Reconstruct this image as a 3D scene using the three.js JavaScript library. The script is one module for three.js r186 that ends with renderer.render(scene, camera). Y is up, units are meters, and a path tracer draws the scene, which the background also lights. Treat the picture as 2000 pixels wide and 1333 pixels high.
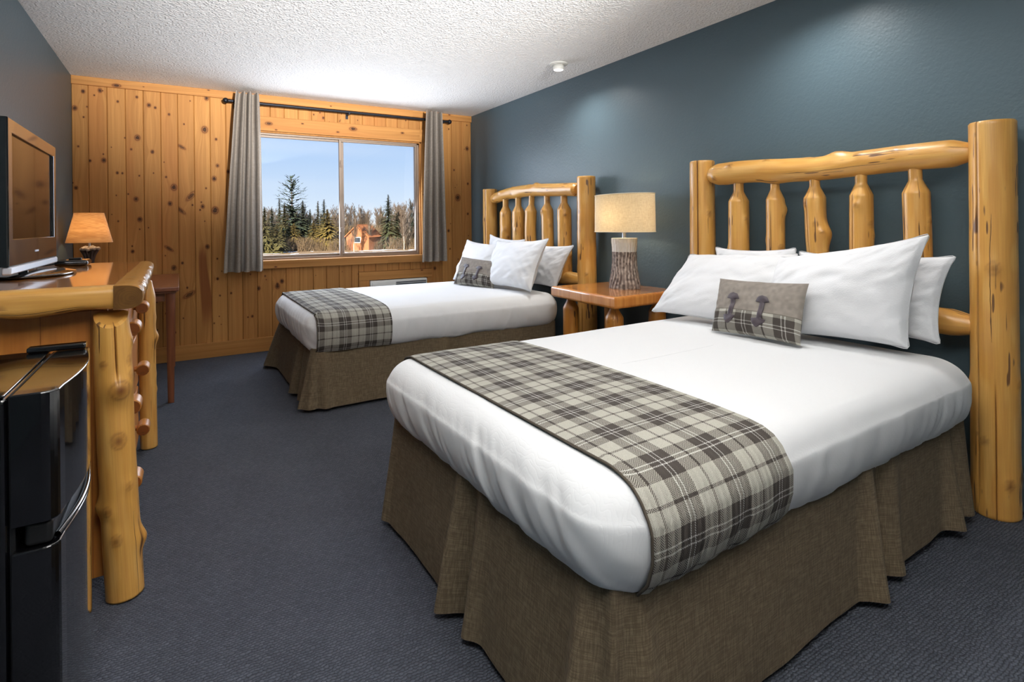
import * as THREE from 'three';
import { RoundedBoxGeometry } from 'three/addons/geometries/RoundedBoxGeometry.js';
import { mergeGeometries, mergeVertices } from 'three/addons/utils/BufferGeometryUtils.js';
import { RectAreaLightUniformsLib } from 'three/addons/lights/RectAreaLightUniformsLib.js';

// ------------------------------------------------------------ camera, sky, sun, exposure
const V = (x, y, z) => new THREE.Vector3(x, y, z);
const scene = new THREE.Scene();
const renderer = new THREE.WebGLRenderer({ antialias: true });
renderer.toneMapping = THREE.LinearToneMapping;
renderer.toneMappingExposure = 0.9;
renderer.shadowMap.enabled = true;
RectAreaLightUniformsLib.init();

const FOCAL = 1075.74;
const camera = new THREE.PerspectiveCamera(2 * Math.atan(666.5 / FOCAL) * 180 / Math.PI, 2000 / 1333, 0.05, 400);
camera.position.set(0.7471, 1.1808, 5.718);
camera.rotation.order = 'YXZ';
camera.rotation.set(0, -0.5435, -0.0101);
camera.setViewOffset(2000, 1333, 0, 227.56, 2000, 1333);

const SKY = 1.2, SUN = 19.0;
{ // clear winter sky: blue overhead, pale at the horizon, a few thin streaks of cirrus
  const w = 1024, h = 512, d = new Float32Array(w * h * 4), R = mulberry(5), ph = Array.from({ length: 24 }, () => [R() * 6.28, Math.floor(R() * 9) + 1, R() * 6.28, R()]);
  for (let j = 0; j < h; j++) for (let i = 0; i < w; i++) {
    const el = ((j + 0.5) / h - 0.5) * 180, az = (i / w) * Math.PI * 2, o = (j * w + i) * 4;
    const t = Math.min(1, Math.max(0, el / 11)), u = Math.min(1, Math.max(0, (el - 12) / 60));
    const k = Math.pow(t, 0.75);
    let r = 0.80 * (1 - k) + 0.32 * k, g = 0.89 * (1 - k) + 0.54 * k, b = 0.96 * (1 - k) + 0.90 * k;
    r = r * (1 - u) + 0.17 * u; g = g * (1 - u) + 0.33 * u; b = b * (1 - u) + 0.74 * u;
    let c = 0;
    for (const [p, f, q, s] of ph) c += Math.sin(az * f + p + el * 0.1 * s) * Math.sin(el * (0.5 + 1.4 * s) + q + 0.6 * Math.sin(az * f * 2 + p));
    const cl = Math.max(0, c / 6) * 0.22 * Math.exp(-(((el - 6) / 4) ** 2));
    d[o] = (r + (1 - r) * cl) * SKY; d[o + 1] = (g + (1 - g) * cl) * SKY; d[o + 2] = (b + (1 - b) * cl) * SKY; d[o + 3] = 1;
  }
  const t = new THREE.DataTexture(d, w, h, THREE.RGBAFormat, THREE.FloatType);
  t.mapping = THREE.EquirectangularReflectionMapping; t.magFilter = THREE.LinearFilter; t.needsUpdate = true;
  scene.background = t;
}
const sun = new THREE.DirectionalLight(new THREE.Color(1, 0.93, 0.82), SUN);
sun.position.set(-60, 48, 30); sun.target.position.set(10, -3, -70);
sun.castShadow = true; sun.shadow.radius = 1;
Object.assign(sun.shadow.camera, { left: -110, right: 110, top: 80, bottom: -80, near: 1, far: 300 });
scene.add(sun, sun.target);

// daylight of the sky and the sunlit snow, entering through the window opening
const DAY = 8.5;
const daylight = new THREE.RectAreaLight(new THREE.Color(0.87, 0.97, 1.12), DAY, 1.64, 1.16);
daylight.position.set(2.17, 1.475, -0.06); daylight.lookAt(2.17, 1.0, 2.0); scene.add(daylight);

const W = 3.657, H = 2.44, ZF = 8.3;   // room width, height, and the wall behind the camera

// lamps of the room (their fittings are built further down)
const BEDLAMP = 0.22, DESKLAMP = 0.11, PUCK = 4, ENTRY = 8.5, BOUNCE = 520, FILL = [1, 0.985, 0.965];

// ------------------------------------------------------------ helpers
function mulberry(a) { return () => { a |= 0; a = a + 0x6D2B79F5 | 0; let t = Math.imul(a ^ a >>> 15, 1 | a); t = t + Math.imul(t ^ t >>> 7, 61 | t) ^ t; return ((t ^ t >>> 14) >>> 0) / 4294967296; }; }
const TBL = (() => { const r = mulberry(77), t = new Float32Array(65536); for (let i = 0; i < 65536; i++) t[i] = r(); return t; })();
const hash = (x, y, s) => TBL[((x * 7919 + y * 104729 + s * 1301) >>> 0) & 65535];
const mod = (a, n) => ((a % n) + n) % n;
function vn(x, y, s = 0, px = 1e6, py = 1e6) {          // value noise 0..1, periodic px, py
  const ix = Math.floor(x), iy = Math.floor(y); let fx = x - ix, fy = y - iy;
  fx = fx * fx * (3 - 2 * fx); fy = fy * fy * (3 - 2 * fy);
  const x0 = mod(ix, px), x1 = mod(ix + 1, px), y0 = mod(iy, py), y1 = mod(iy + 1, py);
  const a = hash(x0, y0, s), b = hash(x1, y0, s), c = hash(x0, y1, s), d = hash(x1, y1, s);
  return a + (b - a) * fx + (c - a) * fy + (a - b - c + d) * fx * fy;
}
const sn = (x, y, s = 0) => vn(x + 500, y + 500, s) * 2 - 1;
const fbm = (x, y, s = 0, o = 3) => { let v = 0, a = 0.5; for (let i = 0; i < o; i++) { v += a * sn(x, y, s + i * 17); x *= 2; y *= 2; a *= 0.5; } return v; };
const clamp = (x, a = 0, b = 1) => Math.min(b, Math.max(a, x)), lerp = (a, b, t) => a + (b - a) * t, sm = (a, b, x) => { const t = clamp((x - a) / (b - a)); return t * t * (3 - 2 * t); };
const mix3 = (a, b, t) => [lerp(a[0], b[0], t), lerp(a[1], b[1], t), lerp(a[2], b[2], t)];

function tex(w, h, fn, { srgb = true, rx = 1, ry = 1 } = {}) {
  const d = new Uint8Array(w * h * 4);
  for (let y = 0; y < h; y++) for (let x = 0; x < w; x++) {
    const c = fn(x / w, y / h, x, y), o = (y * w + x) * 4;
    if (typeof c === 'number') { d[o] = d[o + 1] = d[o + 2] = clamp(c * 255, 0, 255); } else { d[o] = clamp(c[0], 0, 255); d[o + 1] = clamp(c[1], 0, 255); d[o + 2] = clamp(c[2], 0, 255); }
    d[o + 3] = 255;
  }
  const t = new THREE.DataTexture(d, w, h); t.wrapS = t.wrapT = THREE.RepeatWrapping; t.magFilter = THREE.LinearFilter; t.minFilter = THREE.LinearMipmapLinearFilter; t.generateMipmaps = true;
  if (srgb) t.colorSpace = THREE.SRGBColorSpace;
  t.repeat.set(rx, ry); t.needsUpdate = true; return t;
}
const std = (o) => new THREE.MeshStandardMaterial(o), phys = (o) => new THREE.MeshPhysicalMaterial(o);
const used = {};
const numbered = (n) => { const k = used[n] = (used[n] ?? -1) + 1; return k ? `${n}_${String(k).padStart(3, '0')}` : n; };
function tag(o, label, category, group, kind) { if (label) o.userData.label = label; if (category) o.userData.category = category; if (group) o.userData.group = group; if (kind) o.userData.kind = kind; return o; }
function thing(name, label, category, p = [0, 0, 0], ry = 0, group) { const o = new THREE.Group(); o.name = numbered(name); o.position.set(...p); o.rotation.y = ry; scene.add(o); return tag(o, label, category, group); }
function struct(name, parent) { const o = new THREE.Group(); o.name = name; if (!parent) { o.userData.kind = 'structure'; scene.add(o); } else parent.add(o); return o; }
function add(name, geo, mat, parent, label) {
  const m = new THREE.Mesh(geo, mat); m.name = parent ? name : numbered(name); m.castShadow = m.receiveShadow = true;
  if (label) m.userData.label = label; (parent ?? scene).add(m); return m;
}
function planarUV(g, s = 1) {                                   // box mapping in metres
  if (g.index) g = g.toNonIndexed();
  const p = g.attributes.position, n = g.attributes.normal, uv = new Float32Array(p.count * 2);
  for (let i = 0; i < p.count; i++) {
    const ax = Math.abs(n.getX(i)), ay = Math.abs(n.getY(i)), az = Math.abs(n.getZ(i)), x = p.getX(i), y = p.getY(i), z = p.getZ(i);
    const [u, v] = ay > ax && ay > az ? [x, z] : ax > az ? [z, y] : [x, y]; uv[i * 2] = u * s; uv[i * 2 + 1] = v * s;
  }
  g.setAttribute('uv', new THREE.BufferAttribute(uv, 2)); return g;
}
function box(x0, x1, y0, y1, z0, z1, r = 0, seg = 2) {
  const g = r ? new RoundedBoxGeometry(x1 - x0, y1 - y0, z1 - z0, seg, r) : new THREE.BoxGeometry(x1 - x0, y1 - y0, z1 - z0);
  g.translate((x0 + x1) / 2, (y0 + y1) / 2, (z0 + z1) / 2); return planarUV(g);
}
function swapUV(g) { const u = g.attributes.uv; for (let i = 0; i < u.count; i++) { const a = u.getX(i); u.setXY(i, u.getY(i), a); } return g; }
function grid(nu, nv, fn, { uv, closeU = false, flip = false } = {}) {        // fn(i/nu, j/nv) -> [x,y,z]
  const pos = [], uvs = [], idx = [];
  for (let j = 0; j <= nv; j++) for (let i = 0; i <= nu; i++) { const p = fn(i / nu, j / nv, i, j); pos.push(p[0], p[1], p[2]); const t = uv ? uv(i / nu, j / nv, i, j) : [i / nu, j / nv]; uvs.push(t[0], t[1]); }
  for (let j = 0; j < nv; j++) for (let i = 0; i < nu; i++) { const a = j * (nu + 1) + i, b = a + 1, c = a + nu + 1, d = c + 1; flip ? idx.push(a, d, b, a, c, d) : idx.push(a, b, d, a, d, c); }
  const g = new THREE.BufferGeometry(); g.setAttribute('position', new THREE.Float32BufferAttribute(pos, 3)); g.setAttribute('uv', new THREE.Float32BufferAttribute(uvs, 2)); g.setIndex(idx); g.computeVertexNormals();
  if (closeU) { const n = g.attributes.normal, a = V(0, 0, 0), b = V(0, 0, 0); for (let j = 0; j <= nv; j++) { const i0 = j * (nu + 1), i1 = i0 + nu; a.fromBufferAttribute(n, i0); b.fromBufferAttribute(n, i1); a.add(b).normalize(); n.setXYZ(i0, a.x, a.y, a.z); n.setXYZ(i1, a.x, a.y, a.z); } }
  return g;
}
const tube = (pts, r, seg = 24, rad = 8) => new THREE.TubeGeometry(new THREE.CatmullRomCurve3(pts.map((p) => V(...p))), seg, r, rad);
const lathe = (pts, n = 32) => new THREE.LatheGeometry(pts.map((p) => new THREE.Vector2(...p)), n);
function extrude(pts, depth, bevel = 0, seg = 2) { const s = new THREE.Shape(pts.map((p) => new THREE.Vector2(...p))); return new THREE.ExtrudeGeometry(s, { depth, bevelEnabled: bevel > 0, bevelSize: bevel, bevelThickness: bevel, bevelSegments: seg, steps: 1 }); }

// a peeled log swept along a path; r(t) radius; knots [{t, a, h, w}]; returns one closed geometry with vertex colours for its knots
function logGeo({ pts, r, knots = [], cracks = [], capTone = [0.93, 0.9, 0.86], seg = 28, rings = 44, seed = 1, wob = 0.035, chamfer = 0.012, cs = 0.8, flat = 0 }) {
  const curve = pts.length > 2 ? new THREE.CatmullRomCurve3(pts.map((p) => V(...p))) : new THREE.LineCurve3(V(...pts[0]), V(...pts[1]));
  const L = curve.getLength(), rf = typeof r === 'function' ? r : () => r;
  const ts = [0]; for (let i = 0; i <= rings; i++) ts.push(lerp(chamfer / L, 1 - chamfer / L, i / rings)); ts.push(1);
  const ang = []; for (let i = 0; i < seg; i++) ang.push(i / seg * Math.PI * 2);
  for (const k of cracks) for (const s of [-2.2, -0.9, 0, 0.9, 2.2]) ang.push(mod(k.a + s * (k.w ?? 0.05), Math.PI * 2));
  ang.sort((a, b) => a - b); seg = ang.length; ang.push(Math.PI * 2 + ang[0]);
  const pos = [], col = [], uv = [], idx = [], ref = Math.abs(curve.getTangent(0.5).y) > 0.8 ? V(0, 0, 1) : V(0, 1, 0);
  const frame = (t) => { const T = curve.getTangentAt(t), N = ref.clone().addScaledVector(T, -ref.dot(T)).normalize(); return [curve.getPointAt(t), N, V(0, 0, 0).crossVectors(T, N), T]; };
  ts.forEach((t, j) => {
    const [c, N, B] = frame(t), end = j === 0 || j === ts.length - 1;
    for (let i = 0; i <= seg; i++) {
      const th = ang[i]; let R = rf(t) * (1 + wob * (0.7 * fbm(Math.cos(th) * 1.1 + 9, Math.sin(th) * 1.1 + t * L * 4 + seed * 13, seed) + 0.5 * sn(Math.cos(th) * 1.6, Math.sin(th) * 1.6 + t * L * 9, seed + 5)));
      let dk = 0;
      for (const k of knots) { let da = Math.abs(th - k.a); da = Math.min(da, 6.2832 - da) * R; const dl = (t - k.t) * L, q = (da * da + dl * dl * 0.6) / (k.w * k.w); R += k.h * Math.exp(-q); dk = Math.max(dk, (k.d ?? 0.8) * Math.max(Math.exp(-q * 5), 0.6 * Math.exp(-((Math.sqrt(q) - 0.62) ** 2) * 60))); }
      for (const k of cracks) { const ca = k.a + 0.07 * sn(t * L * 5, k.a * 9, seed + 2) * 0; let da = Math.abs(mod(th - ca + Math.PI, Math.PI * 2) - Math.PI); const e = sm(k.t0 - 0.01, k.t0 + 0.08, t) * sm(k.t1 + 0.01, k.t1 - 0.08, t), q = clamp(1 - da / (1.0 * (k.w ?? 0.05))); R -= e * 0.011 * q; dk = Math.max(dk, e * q * 1.15); }
      if (end) R *= cs;
      const p = c.clone().addScaledVector(N, Math.cos(th) * R).addScaledVector(B, Math.sin(th) * R); pos.push(p.x, p.y, p.z);
      col.push(1 - 0.74 * dk, 1 - 0.84 * dk, 1 - 0.88 * dk); uv.push(th / 6.28318 + seed * 0.37, t * L / 1.2 + seed * 0.29);
    }
  });
  const n = seg + 1; for (let j = 0; j < ts.length - 1; j++) for (let i = 0; i < seg; i++) { const a = j * n + i, b = a + 1, c = a + n, d = c + 1; idx.push(a, b, d, a, d, c); }
  const g = new THREE.BufferGeometry(); g.setAttribute('position', new THREE.Float32BufferAttribute(pos, 3)); g.setAttribute('uv', new THREE.Float32BufferAttribute(uv, 2)); g.setAttribute('color', new THREE.Float32BufferAttribute(col, 3)); g.setIndex(idx); g.computeVertexNormals();
  { const nn = g.attributes.normal, a = V(0, 0, 0), b = V(0, 0, 0); for (let j = 0; j < ts.length; j++) { a.fromBufferAttribute(nn, j * n); b.fromBufferAttribute(nn, j * n + seg); a.add(b).normalize(); nn.setXYZ(j * n, a.x, a.y, a.z); nn.setXYZ(j * n + seg, a.x, a.y, a.z); } }
  const caps = [g];
  for (const e of [0, 1]) {
    const j = e ? ts.length - 1 : 0, T = frame(e)[3].multiplyScalar(e ? 1 : -1), c = curve.getPointAt(e), P = [c.x, c.y, c.z], U = [0.5, 0.5], C = [...capTone], I = [];
    for (let i = 0; i <= seg; i++) { const o = (j * n + i) * 3; P.push(pos[o], pos[o + 1], pos[o + 2]); const th = ang[i]; U.push(0.5 + Math.cos(th) * 0.03, 0.5 + Math.sin(th) * 0.03); C.push(...capTone); }
    for (let i = 1; i <= seg; i++) e ? I.push(0, i, i + 1) : I.push(0, i + 1, i);
    const q = new THREE.BufferGeometry(); q.setAttribute('position', new THREE.Float32BufferAttribute(P, 3)); q.setAttribute('uv', new THREE.Float32BufferAttribute(U, 2)); q.setAttribute('color', new THREE.Float32BufferAttribute(C, 3));
    q.setAttribute('normal', new THREE.Float32BufferAttribute(Array.from({ length: seg + 2 }, () => [T.x, T.y, T.z]).flat(), 3)); q.setIndex(I); caps.push(q);
  }
  return mergeGeometries(caps);
}
const knots = (seed, n, o = {}) => { const R = mulberry(seed); return Array.from({ length: n }, () => ({ t: 0.08 + 0.84 * R(), a: (o.a ?? 4.9) + (R() - 0.5) * 3.4, h: (o.h ?? 0.008) * (0.4 + R()), w: (o.w ?? 0.025) * (0.7 + 0.6 * R()), d: 0.5 + 0.45 * R() })); };

// ------------------------------------------------------------ procedural surfaces
const RW = mulberry(4242);
// knots of the panelling, as (x, y, size) in metres on the wall
const WALLK = [[0.076,2.316,0.0114,0,1.25,1],[0.189,2.337,0.0128,0,1.25,1],[0.02,2.173,0.0142,0,1.25,1],[0.101,2.192,0.0053,0,1.25,1],[0.15,2.293,0.0053,0,1.25,1],[0.309,2.257,0.0075,0,1.25,1],[0.444,2.31,0.0085,0,1.25,1],[0.53,2.249,0.0128,0,1.25,1],[0.576,2.232,0.0085,0,1.25,1],[0.969,2.359,0.0157,0,1.25,1],[0.678,2.183,0.0085,0,1.25,1],[0.951,2.07,0.0214,0,1.25,1],[0.445,1.96,0.0171,0,1.25,1],[0.357,1.953,0.0053,0,1.25,1],[0.4,1.858,0.0071,0,1.25,1],[0.552,1.845,0.0114,0,1.25,1],[0.21,1.753,0.0139,0,1.25,1],[0.117,1.745,0.0085,0,1.25,1],[1.042,1.989,0.0089,0,1.25,1],[1.051,1.748,0.0114,0,1.25,1],[0.301,1.652,0.0085,0,1.25,1],[0.337,1.65,0.0064,0,1.25,1],[0.456,1.633,0.0057,0,1.25,1],[0.024,1.518,0.0107,0,1.25,1],[0.376,1.474,0.0053,0,1.25,1],[0.431,1.431,0.0142,0,1.25,1],[0.293,1.461,0.0043,0,1.25,1],[0.709,1.54,0.0199,0,1.25,1],[0.679,1.396,0.0139,0,1.25,1],[1.024,1.628,0.0157,0,1.25,1],[0.93,1.372,0.0128,0,1.25,1],[1.029,1.338,0.0228,0,1.25,1],[0.457,1.256,0.015,0,1.25,1],[0.403,0.982,0.0107,0,1.25,1],[0.964,1.006,0.0142,0,1.25,1],[0.703,0.827,0.016,0,1.25,1],[0.651,0.737,0.0114,0,1.25,1],[0.768,0.867,0.0085,0,1.25,1],[1.043,0.71,0.0089,0,1.25,1],[0.84,1.466,0.0185,-0.7,2.6,0.75],[0.77,1.901,0.0128,1,2.4,0.75],[0.668,0.998,0.0128,0.9,2.6,0.75],[0.818,0.581,0.0185,-1,2.4,0.75],[0.758,1.337,0.0142,0.8,3,0.75],[1.043,0.71,0.0064,0,1.25,1],[1.153,0.57,0.0073,0,1.25,1],[1.386,0.599,0.0137,0,1.25,1],[1.552,0.606,0.0171,0,1.25,1],[1.597,0.651,0.01,0,1.25,1],[1.329,0.339,0.0091,0,1.25,1],[1.292,0.334,0.0055,0,1.25,1],[1.175,0.031,0.0103,0,1.25,1],[1.012,0.305,0.0055,0,1.25,1],[0.642,0.429,0.0064,0,1.25,1],[0.65,0.309,0.0046,0,1.25,1],[3.604,2.065,0.0171,0,1.25,1],[3.48,1.494,0.0257,0,1.25,1],[3.609,1.657,0.01,0,1.25,1],[3.36,1.118,0.012,0,1.25,1],[3.435,1.809,0.0086,0,1.25,1],[3.605,1.31,0.01,0,1.25,1],[3.187,0.7,0.0137,0,1.25,1],[1.139,1.697,0.0125,0,1.25,1],[1.593,0.653,0.0148,0,1.25,1],[1.551,0.626,0.0114,0,1.25,1],[1.923,2.225,0.0091,0,1.25,1],[2.202,2.158,0.0086,0,1.25,1],[1.997,2.273,0.01,0,1.25,1]];
const plankEdge = (i) => -0.018 + 0.12678 * i;                   // plank seams
const TW = 2048, TH = 1360;
const wallKnotGrid = {};
const plankTone = Array.from({ length: 32 }, () => [RW(), RW(), RW()]);
for (let i = 0; i < 29; i++) for (let k = 0; k < 5; k++) WALLK.push([plankEdge(i) + 0.02 + 0.09 * RW(), 2.44 * RW(), 0.003 + 0.004 * RW()]);
for (const k of WALLK) for (let gx = Math.floor((k[0] - 0.09) / 0.1); gx <= Math.floor((k[0] + 0.09) / 0.1); gx++) for (let gy = Math.floor((k[1] - 0.2) / 0.1); gy <= Math.floor((k[1] + 0.2) / 0.1); gy++) (wallKnotGrid[gx + ',' + gy] ??= []).push(k);
const pineTex = tex(TW, TH, (u, v) => {
  const x = u * 3.657, y = v * 2.44, pi = clamp(Math.floor((x + 0.018) / 0.12678), 0, 30), tn = plankTone[pi], lx = x - plankEdge(pi);
  let bend = 0, dark = 0, ring = 0, halo = 0;
  for (const k of wallKnotGrid[Math.floor(x / 0.1) + ',' + Math.floor(y / 0.1)] ?? []) {
    if (Math.floor((k[0] + 0.018) / 0.12678) !== pi) continue;
    const an = k[3] ?? 0, ca = Math.cos(an), sa = Math.sin(an), ex = k[4] ?? 1.25, dx0 = x - k[0], dy0 = y - k[1], dx = (dx0 * ca + dy0 * sa), dy = (-dx0 * sa + dy0 * ca) / ex, q = (dx * dx + dy * dy) / (k[2] * k[2] * 0.62), wob = 0.3 * sn(x * 90, y * 90, 3);
    bend += dx0 * 26 * Math.exp(-(dx0 * dx0 + dy0 * dy0 * 0.16) / (k[2] * k[2] * 7)) * Math.min(1, k[2] * 120);
    const f = (k[5] ?? 1);
    dark = Math.max(dark, f * (1 - sm(0.7, 1.05, q + wob))); ring = Math.max(ring, f * 0.6 * Math.exp(-((Math.sqrt(q) - 1.35) ** 2) * 9)); halo = Math.max(halo, f * 0.5 * Math.exp(-q / 3));
  }
  const gx = lx * 60 + tn[0] * 90 + bend * 3 + 0.8 * sn(y * 1.5, tn[1] * 50, 4), fine = vn(gx * 5, y * 5 + tn[2] * 30, 6), mid = vn(gx * 1.2, y * 1.1 + tn[1] * 40, 8), broad = vn(lx * 14 + tn[0] * 30, y * 1.2 + tn[2] * 20, 9);
  let c = mix3([194, 141, 80], [152, 103, 54], clamp(0.1 + 0.5 * mid + 0.3 * fine + 0.36 * (tn[0] - 0.5)));
  c = mix3(c, [176, 110, 58], 0.3 * sm(0.5, 0.95, broad) * (0.4 + tn[1]));
  c = mix3(c, [122, 70, 34], halo * 0.6); c = mix3(c, [90, 48, 24], ring); c = mix3(c, [46, 25, 15], dark * 0.95 * (0.6 + 0.4 * vn(x * 260, y * 260, 5)));
  // one long reddish heartwood flame low on the eighth plank
  if (pi === 7) { const f = sm(0.015, 0, Math.abs(lx - 0.075 - 0.02 * Math.sin(y * 5)) - (0.02 + 0.02 * sm(1.1, 0.3, y))) * sm(1.05, 0.9, y) * sm(0.2, 0.5, y); c = mix3(c, [112, 56, 28], 0.6 * f); }
  return c;
}, { rx: 1 / 3.657, ry: 1 / 2.44 });
const pineMat = phys({ map: pineTex, roughness: 0.62, bumpMap: pineTex, bumpScale: 0.0006, specularIntensity: 0.35 });

const logTex = tex(1024, 1024, (u, v, px, py) => {
  const str = vn(u * 46 + 1.2 * vn(u * 4, v * 6, 2, 4, 6), v * 5, 11, 46, 5), fine = vn(u * 190, v * 14, 12, 190, 14), bl = vn(u * 6, v * 4, 13, 6, 4), bl2 = vn(u * 16, v * 9, 14, 16, 9);
  let c = mix3([230, 178, 94], [200, 142, 64], clamp(0.1 + 0.45 * str + 0.25 * bl));
  c = mix3(c, [236, 192, 116], 0.5 * sm(0.55, 0.9, bl2)); c = mix3(c, [176, 116, 50], 0.25 * fine);
  const fl = vn(u * 60, v * 16, 15, 60, 16) * vn(u * 9, v * 5, 16, 9, 5); c = mix3(c, [84, 52, 30], 0.8 * sm(0.58, 0.72, fl));
  for (const [cu, cv0, cv1, wd] of [[0.22, 0.05, 0.5, 0.003], [0.7, 0.5, 0.93, 0.0025]]) { const cx = cu + 0.012 * (vn(v * 9, 3, 17, 9, 9) - 0.5) + 0.004 * (vn(v * 40, 3, 18, 40, 40) - 0.5), e = sm(cv0, cv0 + 0.06, v) * sm(cv1, cv1 - 0.06, v); c = mix3(c, [70, 40, 22], 0.9 * sm(wd * e, wd * e * 0.35, Math.abs(u - cx)) * (e > 0.02)); }
  return c;
});
const logMat = phys({ map: logTex, bumpMap: logTex, bumpScale: 0.0016, vertexColors: true, roughness: 0.38, clearcoat: 0.35, clearcoatRoughness: 0.28 });
const logDark = phys({ map: logTex, bumpMap: logTex, bumpScale: 0.002, vertexColors: true, color: new THREE.Color('#d9bf98'), roughness: 0.42, clearcoat: 0.25, clearcoatRoughness: 0.3 });
const boardTex = tex(1024, 1024, (u, v) => {                     // glued boards, grain along v, 1 m
  const b = Math.floor(u * 8), t = hash(b, 3, 9), lx = u * 8 - b;
  const s1 = vn(u * 70 + 2 * vn(u * 8, v * 3, 21, 8, 3), v * 4, 22, 70, 4), f = vn(u * 260, v * 12, 23, 260, 12), cat = vn(u * 24, v * 2 + t, 24, 24, 2);
  let c = mix3([212, 142, 66], [168, 98, 40], clamp(0.12 + 0.4 * s1 + 0.2 * f + 0.35 * (t - 0.4))); c = mix3(c, [146, 80, 34], 0.4 * sm(0.6, 0.9, cat));
  if (lx < 0.012) c = mix3(c, [110, 62, 30], 0.5);
  return c;
});
const boardMat = phys({ map: boardTex, roughness: 0.4, clearcoat: 0.2, clearcoatRoughness: 0.3 });
const topMat = phys({ map: boardTex, roughness: 0.22, clearcoat: 1, clearcoatRoughness: 0.06, bumpMap: boardTex, bumpScale: 0.0004 });
const endGrainTex = tex(256, 256, (u, v) => { const dx = u - 0.5, dy = v - 0.5, r = Math.hypot(dx, dy) * 2, w = vn(u * 8, v * 8, 31, 8, 8); return mix3([116, 80, 36], [88, 58, 26], clamp(0.5 + 0.12 * Math.sin((r + dx * 0.8) * 60 + w * 4) + 0.5 * (w - 0.5))); });
const endMat = phys({ map: endGrainTex, roughness: 0.7, specularIntensity: 0.4 });
const darkWoodTex = tex(512, 512, (u, v) => { const s = vn(u * 60, v * 3, 41, 60, 3), f = vn(u * 160, v * 8, 42, 160, 8); return mix3([152, 92, 58], [104, 58, 36], clamp(0.25 + 0.45 * s + 0.2 * f)); });
const darkWood = phys({ map: darkWoodTex, roughness: 0.35, clearcoat: 0.4, clearcoatRoughness: 0.25 });

const hewBump = tex(512, 512, (u, v) => 0.6 * Math.abs(2 * vn(u * 14, v * 30, 44, 14, 30) - 1) + 0.4 * vn(u * 40, v * 60, 45, 40, 60), { srgb: false });
const hewnMat = phys({ map: logTex, bumpMap: hewBump, bumpScale: 0.006, vertexColors: true, roughness: 0.24, clearcoat: 0.8, clearcoatRoughness: 0.12 });
const standTex = tex(512, 512, (u, v) => { const s = vn(u * 50 + 2 * vn(u * 6, v * 3, 46, 6, 3), v * 3, 47, 50, 3), f = vn(u * 180, v * 10, 48, 180, 10); return mix3([232, 162, 86], [186, 110, 48], clamp(0.1 + 0.5 * s + 0.3 * f)); });
// painted drywall with an orange-peel skin
const peel = tex(512, 512, (u, v) => 0.5 * vn(u * 60, v * 60, 51, 60, 60) + 0.35 * vn(u * 130, v * 130, 52, 130, 130) + 0.15 * vn(u * 24, v * 24, 53, 24, 24), { srgb: false, rx: 1.4, ry: 1.4 });
const blueWall = phys({ color: new THREE.Color('#52646c'), roughness: 0.42, bumpMap: peel, bumpScale: 0.0009, specularIntensity: 0.7 });
const whiteWall = std({ color: new THREE.Color('#e6e4de'), roughness: 0.8, bumpMap: peel, bumpScale: 0.001 });
const pop = tex(1024, 1024, (u, v) => { const a = vn(u * 110, v * 110, 55, 110, 110), b = vn(u * 230, v * 230, 56, 230, 230), c = vn(u * 40, v * 40, 57, 40, 40); return clamp(0.55 * sm(0.35, 0.8, a) + 0.3 * b + 0.15 * c); }, { srgb: false, rx: 1, ry: 1 });
const ceilMat = std({ color: new THREE.Color('#ebeae8'), roughness: 0.95, bumpMap: pop, bumpScale: 0.0048 });

// loop-pile carpet: small staggered nubs of blue-grey and charcoal yarn
const NU = 64;
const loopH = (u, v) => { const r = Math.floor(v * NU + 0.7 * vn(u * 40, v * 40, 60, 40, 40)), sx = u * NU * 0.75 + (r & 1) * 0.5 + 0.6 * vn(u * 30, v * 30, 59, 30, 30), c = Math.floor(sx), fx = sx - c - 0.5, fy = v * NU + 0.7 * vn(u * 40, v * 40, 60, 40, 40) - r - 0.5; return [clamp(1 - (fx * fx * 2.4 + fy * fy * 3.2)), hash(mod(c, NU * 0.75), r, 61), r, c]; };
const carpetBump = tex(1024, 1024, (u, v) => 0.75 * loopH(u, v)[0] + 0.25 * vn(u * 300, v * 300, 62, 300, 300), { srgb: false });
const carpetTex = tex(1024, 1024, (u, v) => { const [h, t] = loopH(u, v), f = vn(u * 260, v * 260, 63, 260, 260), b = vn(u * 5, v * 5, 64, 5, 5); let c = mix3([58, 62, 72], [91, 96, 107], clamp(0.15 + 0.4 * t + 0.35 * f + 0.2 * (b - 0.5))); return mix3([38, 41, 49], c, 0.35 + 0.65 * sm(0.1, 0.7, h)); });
carpetTex.repeat.set(1.6, 1.6); carpetBump.repeat.set(1.6, 1.6);
const carpet = std({ map: carpetTex, bumpMap: carpetBump, bumpScale: 0.006, roughness: 1 });

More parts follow.
